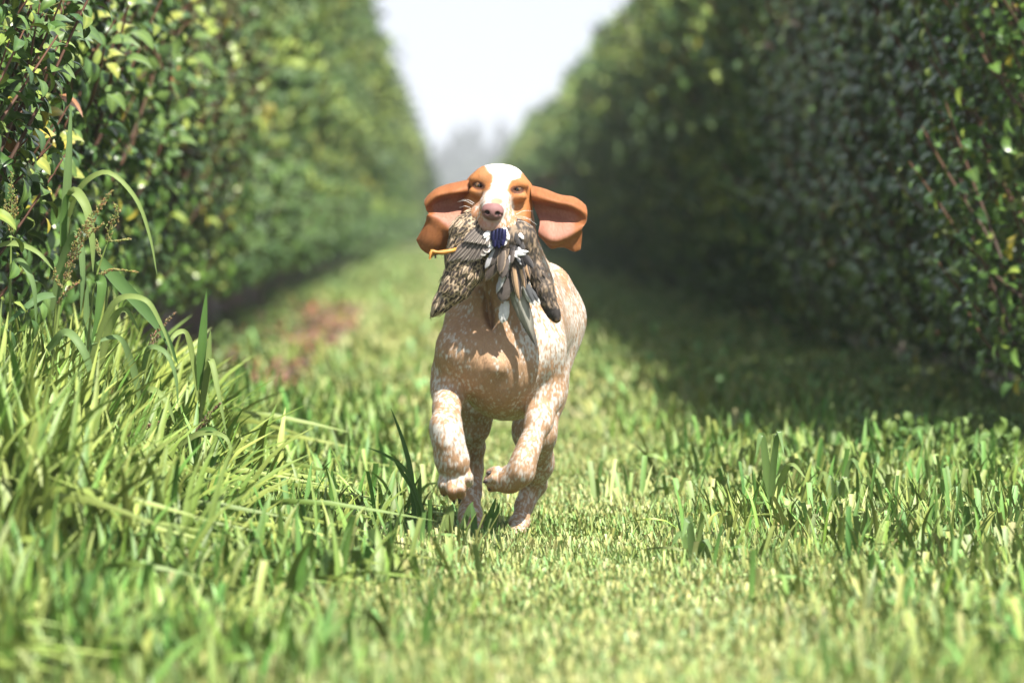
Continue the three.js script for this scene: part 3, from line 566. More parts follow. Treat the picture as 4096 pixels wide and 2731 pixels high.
function duckColour(x, y, z) {
  const right = sstep(dz(900, 0, .05).x, dz(1010, 0, .05).x, x); let c = mottle(x, y, z);
  const fuzz = mix3([0.035, 0.026, 0.02], [0.24, 0.17, 0.11], sstep(0.45, 0.7, n3(x * 420, y * 110, z * 300) * 0.6 + n3(x * 120, y * 60, z * 90) * 0.4));
  c = mix3(c, fuzz, right);
  const edge = x - lerp(dz(320, 0, .06).x, dz(235, 0, .06).x, sstep(dz(0, 800, 0).y, dz(0, 1050, 0).y, y));
  if (y < dz(0, 640, 0).y && right < 0.1) c = mix3(c, [0.50, 0.42, 0.32], 0.55 * sstep(0.012, -0.004, edge + 0.01 * (n3(x * 200, y * 60, z * 200) - 0.5)));
  const bill = sstep(dz(0, 985, 0).y, dz(0, 1010, 0).y, y) * right; c = mix3(c, mix3([0.02, 0.015, 0.012], [0.42, 0.22, 0.02], sstep(dz(0, 1080, 0).y, dz(0, 1125, 0).y, y) * sstep(0.3, 0.5, n3(x * 160, y * 160, z * 160))), bill);
  const dn = n3(x * 90, y * 90, z * 90); if (right > 0.5 && dn > 0.62) c = mix3(c, [0.02, 0.015, 0.012], 0.7);
  return c;
}
const kg = K.mesh([-0.05, 0.46, -0.02], [0.30, 0.76, 0.14], 0.0026, duckColour, (x, y, z) => { const a = n3(x * 350, y * 150, z * 250) - 0.5, b = n3(x * 180, y * 180 + 7, z * 180) - 0.5; return [a * 0.7, b * 0.5, 0]; });
const kgL = kg.clone().translate(-DUCK.x, -DUCK.y, -DUCK.z);
const matPlume = new THREE.MeshStandardMaterial({ vertexColors: true, roughness: 0.72, side: THREE.DoubleSide });
part('body', kgL, matPlume, duck);
// one feather: a cambered blade along +z with a quill; colour by (across -1..1, along 0..1)
function featherGeo(nl, na, prof, colf, camber, seed, notch = 0) {
  const P = [], C = [], I = [], w = na * 2 + 1, r = rng(seed);
  const cuts = Array.from({ length: 3 }, () => [r() * 0.6 + 0.3, r() < 0.5 ? -1 : 1]);
  for (let i = 0; i <= nl; i++) for (let k = -na; k <= na; k++) {
    const t = i / nl, s = k / na; let g = prof(t) * (0.5 + 0.5 * 1); const rag = 1 - notch * Math.abs(s) * n3(t * 26 + seed, s > 0 ? 3 : 9, seed) - (cuts.some(c => Math.abs(c[0] - t) < 0.03 && Math.sign(s) === c[1]) ? notch * 0.8 * Math.abs(s) : 0);
    P.push(s * g * rag, camber * (1 - s * s) * g + (k === 0 ? 0.012 : 0) - 0.10 * t * t, t + Math.abs(s) * -0.05);
    const q = 0.86 + 0.28 * n3(t * 60 + Math.abs(s) * 14, seed, s * 3); C.push(...colf(s, t).map(v => v * q));
    if (i < nl && k < na) { const o = i * w + k + na; I.push(o, o + w, o + 1, o + 1, o + w, o + w + 1); }
  }
  return geom(P, I, C);
}
const round = (w, e = 0.5) => t => w * Math.pow(Math.max(0, Math.sin(Math.PI * Math.min(1, 0.12 + t * 0.88))), e) * (t > 0.995 ? 0.25 : 1);
const pointed = w => t => w * Math.pow(Math.sin(Math.PI * Math.pow(0.03 + t * 0.96, 0.62)), 0.9);
const edge = (a, b, e0 = 0.7, e1 = 0.95) => (s, t) => mix3(a, b, Math.max(sstep(e0, e1, Math.abs(s)), sstep(0.90, 0.98, t)));
const STY = {
  wing: [round(0.16, 0.28), (s, t) => mix3(Math.abs(s) < 0.1 ? [0.20, 0.165, 0.135] : [0.058, 0.045, 0.039], [0.50, 0.43, 0.36], Math.max(sstep(0.62, 0.85, s), 0.8 * sstep(0.92, 0.98, t)))],
  wingwhite: [round(0.17, 0.28), (s, t) => mix3([0.10, 0.08, 0.07], [0.70, 0.64, 0.58], Math.max(sstep(0.5, 0.8, s), sstep(0.80, 0.92, t)))],
  scap: [round(0.2, 0.5), edge([0.075, 0.055, 0.043], [0.40, 0.29, 0.19])],
  dark: [round(0.24, 0.45), (s, t) => mix3(mix3([0.055, 0.042, 0.038], [0.13, 0.105, 0.09], t * 0.5 + Math.abs(s) * 0.3), [0.46, 0.35, 0.25], sstep(0.95, 0.99, t))],
  tanmid: [round(0.17, 0.5), (s, t) => mix3(mix3([0.05, 0.038, 0.034], [0.52, 0.33, 0.19], sstep(0.42, 0.25, Math.abs(s + 0.25)) * sstep(0.1, 0.3, t)), [0.40, 0.28, 0.18], sstep(0.85, 0.98, Math.abs(s)))],
  grey: [round(0.13, 0.5), (s, t) => mix3([0.34, 0.33, 0.34], [0.60, 0.59, 0.60], sstep(0.2, 0.7, s) * 0.8)],
  white: [round(0.28, 0.5), () => [0.66, 0.64, 0.62]],
  spec: [round(0.26, 0.35), (s, t) => mix3([0.004, 0.004, 0.009], [0.012, 0.011, 0.048], sstep(0.2, 0.8, s * 0.5 + 0.5) * (0.4 + 0.6 * t))],
  black: [round(0.2, 0.5), edge([0.022, 0.019, 0.019], [0.10, 0.08, 0.07], 0.8)],
  blackwhite: [round(0.2, 0.5), (s, t) => mix3([0.05, 0.052, 0.055], [0.68, 0.67, 0.66], Math.max(sstep(0.78, 0.9, t), sstep(0.6, 0.85, -s)))],
  primary: [pointed(0.155), (s, t) => mix3(mix3([0.20, 0.185, 0.15], [0.38, 0.365, 0.31], sstep(0.9, 0.1, Math.abs(s - 0.15)) * sstep(0.9, 0.3, t)), [0.06, 0.055, 0.05], Math.max(sstep(0.62, 0.98, t), sstep(0.55, 1, s) * 0.8))],
};
const featCache = new Map();
function feather(style, a, b, width, face = [0, 0, 1], name = 'feather', seed = 1, notch = 0.12, mat = matPlume) {
  const len = a.distanceTo(b), key = style + seed % 4; let g = featCache.get(key);
  if (!g) { g = featherGeo(14, 4, STY[style][0], STY[style][1], 0.28, seed % 4 + 3, notch); featCache.set(key, g); }
  const z = b.clone().sub(a).normalize(), f = new THREE.Vector3(...face), x = new THREE.Vector3().crossVectors(f, z).normalize(), y = new THREE.Vector3().crossVectors(z, x);
  const m = part(name, g, mat, duck), wx = width / (2 * ({ wing: .16, wingwhite: .17, scap: .2, dark: .24, tanmid: .17, grey: .13, white: .28, spec: .26, black: .2, blackwhite: .2, primary: .155 })[style]);
  new THREE.Matrix4().makeBasis(x.multiplyScalar(wx), y.multiplyScalar(Math.min(len, wx * 1.2)), z.multiplyScalar(len)).setPosition(dl(a)).decompose(m.position, m.quaternion, m.scale);
  return m;
}
const zw = w => w / 2.613 / 1985;
const lay = (style, x0, y0, z0, x1, y1, z1, w, face, name, seed, mat) => feather(style, dz(x0, y0, z0), dz(x1, y1, z1), zw(w), face, name, seed, 0.12, mat);
// folded wing: grey-brown feathers fanned down to the photo's left
{
  const base = [[700, 215], [735, 215], [765, 225], [785, 245], [800, 265], [812, 290], [822, 315], [832, 340]], tip = [[385, 520], [440, 508], [515, 522], [590, 520], [650, 512], [705, 492], [745, 455], [780, 415]];
  base.forEach((b, i) => lay(i > 5 ? 'wingwhite' : 'wing', b[0], b[1], 0.094 + i * 0.0014, tip[i][0], tip[i][1], 0.104 + i * 0.0012, 88, [-0.25, 0.15, 1], 'wing_feather', i));
  for (let i = 0; i < 6; i++) lay('wing', 700 + i * 26, 165 + i * 12, 0.094 + i * 0.001, 560 + i * 48, 300 + i * 8, 0.110 + i * 0.001, 74, [-0.2, 0.35, 1], 'wing_feather', i + 1);
  lay('white', 770, 150, .088, 690, 225, .096, 40, [0, 0.3, 1], 'wing_feather', 1);
  // speculum: violet-blue patch framed in white
  const matSpec = new THREE.MeshPhysicalMaterial({ vertexColors: true, roughness: 0.4, side: THREE.DoubleSide, specularIntensity: 0.6, specularColor: new THREE.Color(0.4, 0.45, 1) });
  for (const [x0, y0, x1, y1, w] of [[862, 165, 770, 270, 62], [850, 175, 762, 245, 40], [840, 215, 795, 330, 60], [850, 250, 820, 365, 62], [985, 160, 1010, 240, 60], [1000, 200, 1035, 285, 56], [1005, 250, 985, 345, 58], [865, 300, 850, 390, 52]]) lay('white', x0, y0, .100, x1, y1, .112, w, [0.05, 0.25, 1], 'wing_feather', Math.floor(x0) % 4);
  [[880, 180, 865, 300], [915, 170, 900, 320], [950, 168, 935, 330], [980, 175, 970, 310], [900, 240, 880, 365], [940, 240, 925, 375], [970, 230, 965, 350]].forEach((a, i) => lay('spec', a[0], a[1], .104 + i * .0008, a[2], a[3], .115 + i * .0008, 74, [0.05, 0.3, 1], 'speculum_feather', i, matSpec));
  for (const [x0, y0, x1, y1, w] of [[880, 150, 815, 190, 70], [930, 140, 890, 185, 80], [985, 140, 980, 190, 80], [1040, 150, 1060, 260, 80], [1080, 170, 1110, 300, 84], [1060, 240, 1050, 370, 80], [1110, 230, 1150, 340, 80], [1050, 300, 1020, 420, 74], [1100, 290, 1090, 420, 84], [1150, 300, 1190, 420, 76]]) lay('black', x0, y0, .088, x1, y1, .098, w, [0.1, 0.3, 1], 'back_feather', Math.floor(x0) % 4);
}
// long feathers hanging below the wing
for (const [st, x0, y0, x1, y1, w, z0, z1, nm, face] of [
  ['white', 985, 960, 965, 1165, 105, .060, .066, 'down_feather', [0.1, 0, 1]], ['white', 1010, 930, 1000, 1150, 80, .062, .070, 'down_feather', [0.2, 0, 1]],
  ['primary', 1110, 780, 1312, 1440, 190, .062, .072, 'flight_feather', [-0.3, 0, 1]], ['primary', 1060, 800, 1200, 1260, 100, .060, .066, 'flight_feather', [-0.5, 0, 1]],
  ['white', 1150, 700, 1120, 945, 74, .070, .078, 'tail_feather', [0, 0, 1]], ['white', 1190, 760, 1265, 955, 70, .068, .076, 'tail_feather', [0, 0, 1]],
  ['blackwhite', 1200, 730, 1370, 960, 66, .074, .082, 'tail_feather', [0.2, 0, 1]], ['blackwhite', 1195, 740, 1310, 980, 70, .078, .086, 'tail_feather', [0.1, 0, 1]],
  ['black', 1180, 500, 1240, 740, 90, .074, .084, 'tail_feather', [0.1, 0, 1]], ['tanmid', 1185, 450, 1262, 705, 70, .080, .088, 'tail_feather', [0.2, 0, 1]],
  ['black', 1120, 470, 1190, 720, 100, .078, .086, 'tail_feather', [0, 0, 1]],
  ['dark', 1050, 600, 950, 945, 185, .080, .092, 'tail_feather', [-0.1, 0, 1]], ['grey', 1035, 500, 890, 850, 85, .090, .098, 'tail_feather', [-0.3, 0, 1]], ['grey', 1045, 480, 960, 720, 50, .094, .102, 'tail_feather', [-0.2, 0, 1]],
  ['tanmid', 1090, 500, 1150, 930, 110, .090, .100, 'tail_feather', [0.1, 0, 1]], ['tanmid', 1150, 520, 1215, 800, 80, .088, .096, 'tail_feather', [0.3, 0, 1]],
  ['scap', 985, 390, 775, 725, 140, .098, .104, 'shoulder_feather', [-0.25, 0, 1]], ['dark', 940, 380, 820, 560, 110, .102, .106, 'shoulder_feather', [-0.2, 0.1, 1]],
  ['scap', 1010, 380, 900, 640, 95, .102, .106, 'shoulder_feather', [-0.1, 0.1, 1]],
  ['white', 1090, 420, 1245, 405, 52, .096, .112, 'tail_feather', [0, 0.3, 1]], ['white', 1075, 430, 1200, 440, 46, .098, .114, 'tail_feather', [0, 0.2, 1]], ['white', 1070, 430, 1120, 465, 40, .098, .110, 'tail_feather', [0, 0.2, 1]], ['white', 1140, 215, 1190, 275, 46, .088, .098, 'back_feather', [0.2, 0.3, 1]], ['grey', 1050, 450, 1035, 530, 40, .104, .108, 'tail_feather', [0, 0, 1]],
]) lay(st, x0, y0, z0, x1, y1, z1, w, face, nm, Math.floor(x0 + y0) % 4);
{ // ruffled loose feathers, every one at its own angle
  const r = rng(55);
  for (let i = 0; i < 13; i++) { const x = 880 + r() * 330, y = 340 + r() * 150, a = 1.45 + (r() - 0.5) * 0.9 + (x > 1080 ? -0.35 : 0.4), L = 130 + r() * 130, z = 0.088 + r() * 0.02; lay(['black', 'scap', 'dark', 'tanmid', 'black', 'grey'][Math.floor(r() * 6)], x, y, z, x + Math.cos(a) * L, y + Math.sin(a) * L, z + 0.006 + r() * 0.012, 56 + r() * 50, [(r() - 0.5) * 0.8, (r() - 0.3) * 0.4, 1], 'ruffled_feather', i); }
}
{ // small contour feathers over the breast, flank and neck, each with a dark heart and a buff edge
  STY.small = [round(0.30, 0.5), (s, t) => { const v = Math.abs(s) * 0.55 + t * 0.62; return mix3(mix3([0.028, 0.02, 0.015], [0.06, 0.04, 0.028], Math.abs(s)), [0.50, 0.37, 0.235], Math.max(sstep(0.66, 0.8, v), 0.75 * sstep(0.14, 0.04, Math.abs(Math.abs(s) - 0.35)) * sstep(0.6, 0.3, t))); }];
  STY.pale = [round(0.30, 0.5), (s, t) => mix3([0.50, 0.38, 0.26], [0.05, 0.036, 0.026], sstep(0.35, 0.15, Math.abs(s)) * sstep(0.95, 0.7, t) * 0.9)];
  STY.hairy = [round(0.20, 0.6), (s, t) => mix3([0.032, 0.024, 0.019], [0.16, 0.115, 0.078], sstep(0.5, 0.9, Math.abs(s)) * 0.8 + 0.2 * t)];
  const gs = {}; for (const k of ['small', 'pale', 'hairy']) gs[k] = [0, 1].map(i => featherGeo(7, 2, STY[k][0], STY[k][1], 0.35, i + 1, 0.15));
  const r = rng(31), p = kg.attributes.position, n = kg.attributes.normal, f = new THREE.Vector3(), m = new THREE.Vector3(), used = [];
  let tries = 0;
  while (used.length < 300 && tries++ < 60000) {
    const i = Math.floor(r() * p.count), v = new THREE.Vector3(p.getX(i), p.getY(i), p.getZ(i)); m.set(n.getX(i), n.getY(i), n.getZ(i)); if (m.z < -0.1) continue;
    const rt = v.x > dz(960, 0, .05).x, zx = (v.x / ((CAM_Z - v.z) / 22756) + 1801 - 1640) * 2.613, zy = ((CAM_Y - v.y) / ((CAM_Z - v.z) / 22756) + 871 - 850) * 2.613; if (m.z > 0.2 && zx + zy > 920 && zx + zy < 1230 && zx < 900 && zy < 500) continue; if (rt && v.y > dz(0, 300, 0).y) continue; if (v.y < dz(0, 960, 0).y && rt) continue;
    if (used.some(q => q.distanceToSquared(v) < 0.0062 ** 2)) continue; used.push(v);
    if (rt) f.set(0.45, -0.85, 0.1); else f.set(-0.55, -0.8, 0.1); f.x += (r() - 0.5) * 0.4; f.y += (r() - 0.5) * 0.3; f.addScaledVector(m, -f.dot(m)).normalize().addScaledVector(m, 0.03 + r() * 0.06).normalize();
    const x = new THREE.Vector3().crossVectors(m, f).normalize(), y = new THREE.Vector3().crossVectors(f, x), L = (rt ? 0.013 : 0.0175) * (0.75 + 0.5 * r()), k = rt ? 'hairy' : r() < 0.3 ? 'pale' : 'small';
    const o = part('contour_feather', gs[k][used.length % 2], matPlume, duck);
    new THREE.Matrix4().makeBasis(x.multiplyScalar(L * 0.85), y.multiplyScalar(L * 0.7), f.clone().multiplyScalar(L)).setPosition(dl(v)).decompose(o.position, o.quaternion, o.scale);
  }
}
{ // orange foot sticking out past the ear
  const mf = new THREE.MeshStandardMaterial({ vertexColors: true, roughness: 0.5 }), oc = (t, p) => mix3([0.36, 0.13, 0.015], [0.56, 0.29, 0.06], n3(p.x * 300, p.y * 200, p.z * 200));
  const T = (pts, r0, r1) => tube(pts.map(a => dl(dz(...a))), t => lerp(r0, r1, t) * (1 + 0.18 * Math.cos(t * 14)), 8, oc, 14);
  const leg = part('foot', mergeGeometries([T([[500, 385, .085], [430, 400, .100], [330, 418, .104], [262, 412, .104], [228, 405, .104]], .0050, .0038), T([[235, 398, .104], [215, 430, .106], [205, 490, .106]], .0042, .0018), T([[230, 405, .100], [240, 440, .100], [215, 470, .100]], .0038, .0016), T([[245, 412, .098], [262, 440, .098], [270, 475, .1]], .0032, .0014)]), mf, duck);
  part('claw', tube([[262, 440, .098], [266, 466, .1], [258, 480, .102]].map(a => dl(dz(...a))), t => 0.0026 * (1 - 0.7 * t), 6, [0.06, 0.05, 0.045], 5), mf, leg);
}
// ---------------------------------------------------------------- grass
const matBlade = new THREE.MeshPhysicalMaterial({ vertexColors: true, roughness: 0.9, side: THREE.DoubleSide, transmission: 0.36, thickness: 0, clearcoat: 0.25, clearcoatRoughness: 0.45 });
const matBladeFar = new THREE.MeshStandardMaterial({ vertexColors: true, roughness: 0.55, side: THREE.DoubleSide });
// one blade: ribbon with a V fold through points; blunt = cut by the mower
function bladeInto(B, pts, width, segs, blunt, col, face) {
  const cv = new THREE.CatmullRomCurve3(pts), o = B.P.length / 3, tan = new THREE.Vector3(), x = new THREE.Vector3(), y = new THREE.Vector3();
  for (let i = 0; i <= segs; i++) {
    const t = i / segs, p = cv.getPoint(t); cv.getTangent(t, tan);
    x.crossVectors(face, tan).normalize(); y.crossVectors(tan, x);
    const w = width * 0.5 * (blunt ? lerp(0.75, 1, Math.min(1, t * 3)) : Math.pow(Math.max(0, 1 - Math.pow(t, 2.2)), 0.8) * lerp(0.65, 1, Math.min(1, t * 4))) + 0.0002;
    const c = col(t);
    for (const s of [-1, 0, 1]) { const f = s ? w * 0.28 : 0; B.P.push(p.x + x.x * w * s + y.x * f, p.y + x.y * w * s + y.y * f, p.z + x.z * w * s + y.z * f); const q = s ? 1 : 1.16; B.C.push(c[0] * q, c[1] * q, c[2] * q * 1.05); }
    if (i < segs) { const a = o + i * 3; B.I.push(a, a + 3, a + 1, a + 1, a + 3, a + 4, a + 1, a + 4, a + 2, a + 2, a + 4, a + 5); }
  }
}
const BUF = () => ({ P: [], C: [], I: [] }), done = b => geom(b.P, b.I, b.C);
function tuft(seed, o) {
  const r = rng(seed), B = BUF();
  for (let i = 0; i < o.n; i++) {
    const a = r() * 6.28, rad = Math.sqrt(r()) * o.r, x = Math.cos(a) * rad, z = Math.sin(a) * rad, h = o.h * (0.55 + 0.6 * r()), lean = o.lean * (0.3 + r()), b = r() * 6.28, dx = Math.cos(b), dz_ = Math.sin(b), cut = r() < o.blunt, droop = cut ? 0.1 : o.droop * (r() < 0.16 ? 0.9 + 0.5 * r() : 0.08 + 0.35 * r());
    const pts = [0, 0.3, 0.55, 0.78, 1].map(t => new THREE.Vector3(x + dx * h * (lean * t + droop * t * t * t * 0.8), h * (t - droop * t * t * t * 0.62), z + dz_ * h * (lean * t + droop * t * t * t * 0.8)));
    const k = r(), dry = k < o.dry, c0 = dry ? [1.6, 1.25, 1.7] : k < 0.30 ? [1.3, 1.08, 1.0] : [0.7 + r() * 0.5, 0.8 + r() * 0.4, 0.7 + r() * 0.4], base = dry ? [1.6, 1.3, 1.8] : [1.18, 1.1, 1.15];
    bladeInto(B, pts, o.w * (0.6 + 0.7 * r()), o.seg, cut, t => mix3(base, c0, sstep(0, 0.45, t)).map((v, j) => cut && t > 0.93 ? v * [1.15, 1.06, 1.15][j] : v), new THREE.Vector3(Math.cos(b + 1.57 + (r() - 0.5)), 0.3, Math.sin(b + 1.57 + (r() - 0.5))).cross(new THREE.Vector3(0, 1, 0)).normalize());
  }
  return done(B);
}
function scatter(name, geos, mat, n, seed, place, label) {
  const r = rng(seed), sets = geos.map(() => []);
  for (let i = 0; i < n; i++) { const q = place(r, i); if (q) sets[Math.floor(r() * geos.length)].push(q); }
  const root = new THREE.Group(); root.name = numbered(name); tag(root, label, 'grass', null, 'stuff');
  const e = new THREE.Euler(), Q = new THREE.Quaternion(), M = new THREE.Matrix4(), c = new THREE.Color();
  sets.forEach((s, k) => {
    if (!s.length) return; const im = new THREE.InstancedMesh(geos[k], mat, s.length);
    s.forEach((q, i) => { e.set(q.tx ?? 0, q.a, q.tz ?? 0); M.compose(new THREE.Vector3(q.x, q.y ?? 0, q.z), Q.setFromEuler(e), new THREE.Vector3(q.s, q.sy ?? q.s, q.s)); im.setMatrixAt(i, M); im.setColorAt(i, c.setRGB(...q.c)); });
    im.name = name; im.userData.kind = 'stuff'; im.castShadow = im.receiveShadow = true; root.add(im);
  });
  scene.add(root); return root;
}
const half = d => [-0.081 * d - 0.16, 0.103 * d + 0.16];      // width of the view at distance d
// how tall the growth is across the aisle: mown in the middle, rank along the rows
const wob = (x, z) => (fbm(x * 1.3, 4, z * 1.3, 3) - 0.5) * 0.5;
const rankL = (x, z) => sstep(-0.10, -0.58, x + wob(x, z)), lane = (x, z) => sstep(-0.12, 0.06, x + wob(x, z) * 0.3) * sstep(0.72, 0.45, x + wob(x, z) * 0.5), rankR = (x, z) => sstep(0.42, 0.95, x + wob(x, z));
const lawnHue = (r, x, z) => { const a = fbm(x * 2.2, 8, z * 2.2, 3), k = 0.8 + 0.4 * r(); return mix3([0.180, 0.262, 0.062], [0.300, 0.350, 0.130], clamp(a * 1.5 - 0.35 + (r() - 0.5) * 0.5)).map(v => v * k); };
const rankHue = (r) => { const k = 0.75 + 0.5 * r(); return mix3([0.085, 0.170, 0.028], [0.185, 0.262, 0.055], r()).map(v => v * k); };
const SHORT = [11, 12, 13, 14].map(s => tuft(s, { n: 230, r: 0.18, h: 0.062, w: 0.0040, lean: 0.20, droop: 0.6, blunt: 0.16, seg: 3, dry: 0.05 }));
const FINE = [21, 22, 23].map(s => tuft(s, { n: 230, r: 0.2, h: 0.054, w: 0.0026, lean: 0.45, droop: 0.7, blunt: 0.08, seg: 3, dry: 0.06 }));
const BROAD = [31, 32, 33, 34].map(s => tuft(s, { n: 18, r: 0.11, h: 0.20, w: 0.0150, lean: 0.15, droop: 0.75, blunt: 0.12, seg: 7, dry: 0.03 }));
const MID = [41, 42, 43, 44].map(s => tuft(s, { n: 26, r: 0.11, h: 0.12, w: 0.0100, lean: 0.35, droop: 0.8, blunt: 0.35, seg: 6, dry: 0.04 }));
const TALL = [61, 62, 63, 64].map(s => tuft(s, { n: 6, r: 0.05, h: 0.44, w: 0.0200, lean: 0.14, droop: 0.8, blunt: 0.05, seg: 9, dry: 0.02 }));
const FAR = [51, 52].map(s => tuft(s, { n: 80, r: 0.32, h: 0.14, w: 0.016, lean: 0.4, droop: 0.6, blunt: 0.3, seg: 2, dry: 0.08 }));
const dist = (r, a, b) => 1 / lerp(1 / a, 1 / b, r());         // more of them near the camera
const spot = (r, d0, d1, p = 1) => { const d = Math.sqrt(lerp(d0 * d0, d1 * d1, Math.pow(r(), p))), [a, b] = half(d), x = lerp(a, b, r()); return [x, CAM_Z - d, d]; };
const soilL = (x, z) => z < -7 && z > -33 && x < -0.50 + wob(x, z) * 0.25, soilR = (x, z) => z < -3 && x > 1.75;
scatter('lawn_grass', SHORT, matBladeFar, 7200, 1, r => { const [x, z, d] = spot(r, 7.9, 21, 1.25); if (x < -1.3 || x > 2.2 || (soilL(x, z) && r() < 0.93)) return null; const k = 1 - 0.3 * rankL(x, z); return { x, z, a: r() * 6.28, s: 0.8 + 0.5 * r(), sy: (0.7 + 0.6 * r()) * (0.75 + 0.5 * fbm(x * 4, 1, z * 4)) * (1 - 0.30 * lane(x, z)), c: mix3(lawnHue(r, x, z), rankHue(r), 0.7 * Math.max(rankL(x, z), rankR(x, z))) }; }, 'short mown grass with cut yellowish tips covering the aisle');
scatter('fine_grass', FINE, matBladeFar, 2300, 2, r => { const [x, z] = spot(r, 7.9, 19, 1.2); if (x < -1.3 || x > 2.2 || (soilL(x, z) && r() < 0.95)) return null; return { x, z, a: r() * 6.28, s: 0.8 + 0.6 * r(), sy: (0.8 + 0.5 * r()) * (1 - 0.35 * lane(x, z)), c: mix3(lawnHue(r, x, z), [0.10, 0.17, 0.07], r() * 0.6) }; }, 'thin fine grass growing between the mown blades');
scatter('broad_grass', BROAD, matBladeFar, 3600, 3, r => { const [x, z, d] = spot(r, 7.9, 19, 1.1), k = rankL(x, z); if (x > 0.3 || r() > k || x < -1.15 || (soilL(x, z) && (r() < 0.96 || d > 18))) return null; return { x, z, a: r() * 6.28, s: 0.75 + 0.55 * r(), sy: (0.8 + 0.5 * r()) * lerp(0.75, 1.2, sstep(-0.4, -0.9, x)), c: rankHue(r) }; }, 'rank broad-bladed grass along the sunlit left row');
scatter('broad_grass', MID, matBladeFar, 4000, 4, r => { const [x, z] = spot(r, 7.9, 24, 1.05), k = Math.max(0.55 * rankL(x, z), rankR(x, z) * 0.8, 0.30 * sstep(0.45, 0.62, fbm(x * 2.6, 2, z * 2.6)) * (1 - lane(x, z))); if (r() > k || x < -1.15 || (soilL(x, z) && r() < 0.96)) return null; return { x, z, a: r() * 6.28, s: 0.7 + 0.5 * r(), sy: 0.6 + 0.6 * r(), c: mix3(rankHue(r), lawnHue(r, x, z), 0.4) }; }, 'knee-high broad grass and weeds along the shaded right row');
scatter('broad_grass', TALL, matBladeFar, 1500, 8, r => { const d = lerp(9.6, 14.5, r()), x = lerp(-1.1, -0.42, r()), z = CAM_Z - d, k = sstep(-0.42, -0.75, x + wob(x, z) * 0.6); if (r() > k) return null; return { x, z, a: r() * 6.28, s: 0.75 + 0.45 * r(), sy: (0.75 + 0.4 * r()) * lerp(0.65, 1.1, sstep(-0.5, -0.9, x)), c: rankHue(r) }; }, 'tall arching blades of grass around the barnyard grass plants');
scatter('broad_grass', BROAD, matBladeFar, 1150, 9, r => { const [x, z] = spot(r, 8.2, 19, 1.05), k = 0.5 * rankR(x, z); if (r() > k) return null; return { x, z, a: r() * 6.28, s: 0.6 + 0.4 * r(), sy: 0.55 + 0.4 * r(), c: rankHue(r) }; }, 'scattered broad grass blades on the right side of the lawn');
scatter('far_grass', FAR, matBladeFar, 4500, 5, r => { const d = lerp(19, 110, Math.pow(r(), 1.7)), z = CAM_Z - d, x = lerp(-1.35, 2.5, r()); if (soilL(x - 0.2, z) && r() < 0.99) return null; const k = Math.max(rankL(x, z), rankR(x, z)); return { x, z, a: r() * 6.28, s: 0.75 + 0.5 * r(), sy: 0.45 + 0.35 * r() + 0.35 * k, c: mix3(lawnHue(r, x, z), rankHue(r), k * 0.8) }; }, 'blurred grass running down the aisle into the distance');
{ // leaf litter on the soil strips and under the trees
  const lit = [leafGeo(61, 4, 1)];
  scatter('leaf_litter', lit, matLeafFar, 5000, 6, r => { const left = r() < 0.7, d = lerp(13, 45, Math.pow(r(), 1.4)), x = left ? lerp(-2.0, -0.6, r()) : lerp(1.4, 2.4, r()), k = r(); return { x, z: CAM_Z - d, y: 0.022 + r() * 0.02, a: r() * 6.28, tx: (r() - 0.5) * 0.8, tz: (r() - 0.5) * 0.8, s: 0.05 + 0.03 * r(), c: k < 0.5 ? [0.20 + r() * 0.1, 0.12, 0.075] : k < 0.62 ? [0.32, 0.07, 0.02] : k < 0.75 ? [0.34, 0.28, 0.03] : [0.14, 0.16, 0.03] }; }, 'fallen leaves on the bare soil under the pear trees').userData.category = 'leaves';
  // low weeds at the foot of the rows
  const weed = [71, 72].map(s => leafGeo(s, 4, 1, 9, 2.2));
  scatter('ground_weed', weed, matLeafFar, 2600, 7, r => { const left = r() < 0.35, d = lerp(14.5, 60, Math.pow(r(), 1.5)), x = left ? lerp(-1.5, -0.85, r()) : lerp(1.15, 2.2, r()), p = fbm(x * 2, 3, d * 1.1); if (p < (left ? 0.52 : 0.42)) return null; return { x, z: CAM_Z - d, y: 0.05 + 0.10 * r(), a: r() * 6.28, s: 0.026 + 0.02 * r(), c: mix3([0.05, 0.12, 0.02], [0.12, 0.19, 0.03], r()) }; }, 'leafy low weeds growing at the foot of the tree rows').userData.category = 'weeds';
}
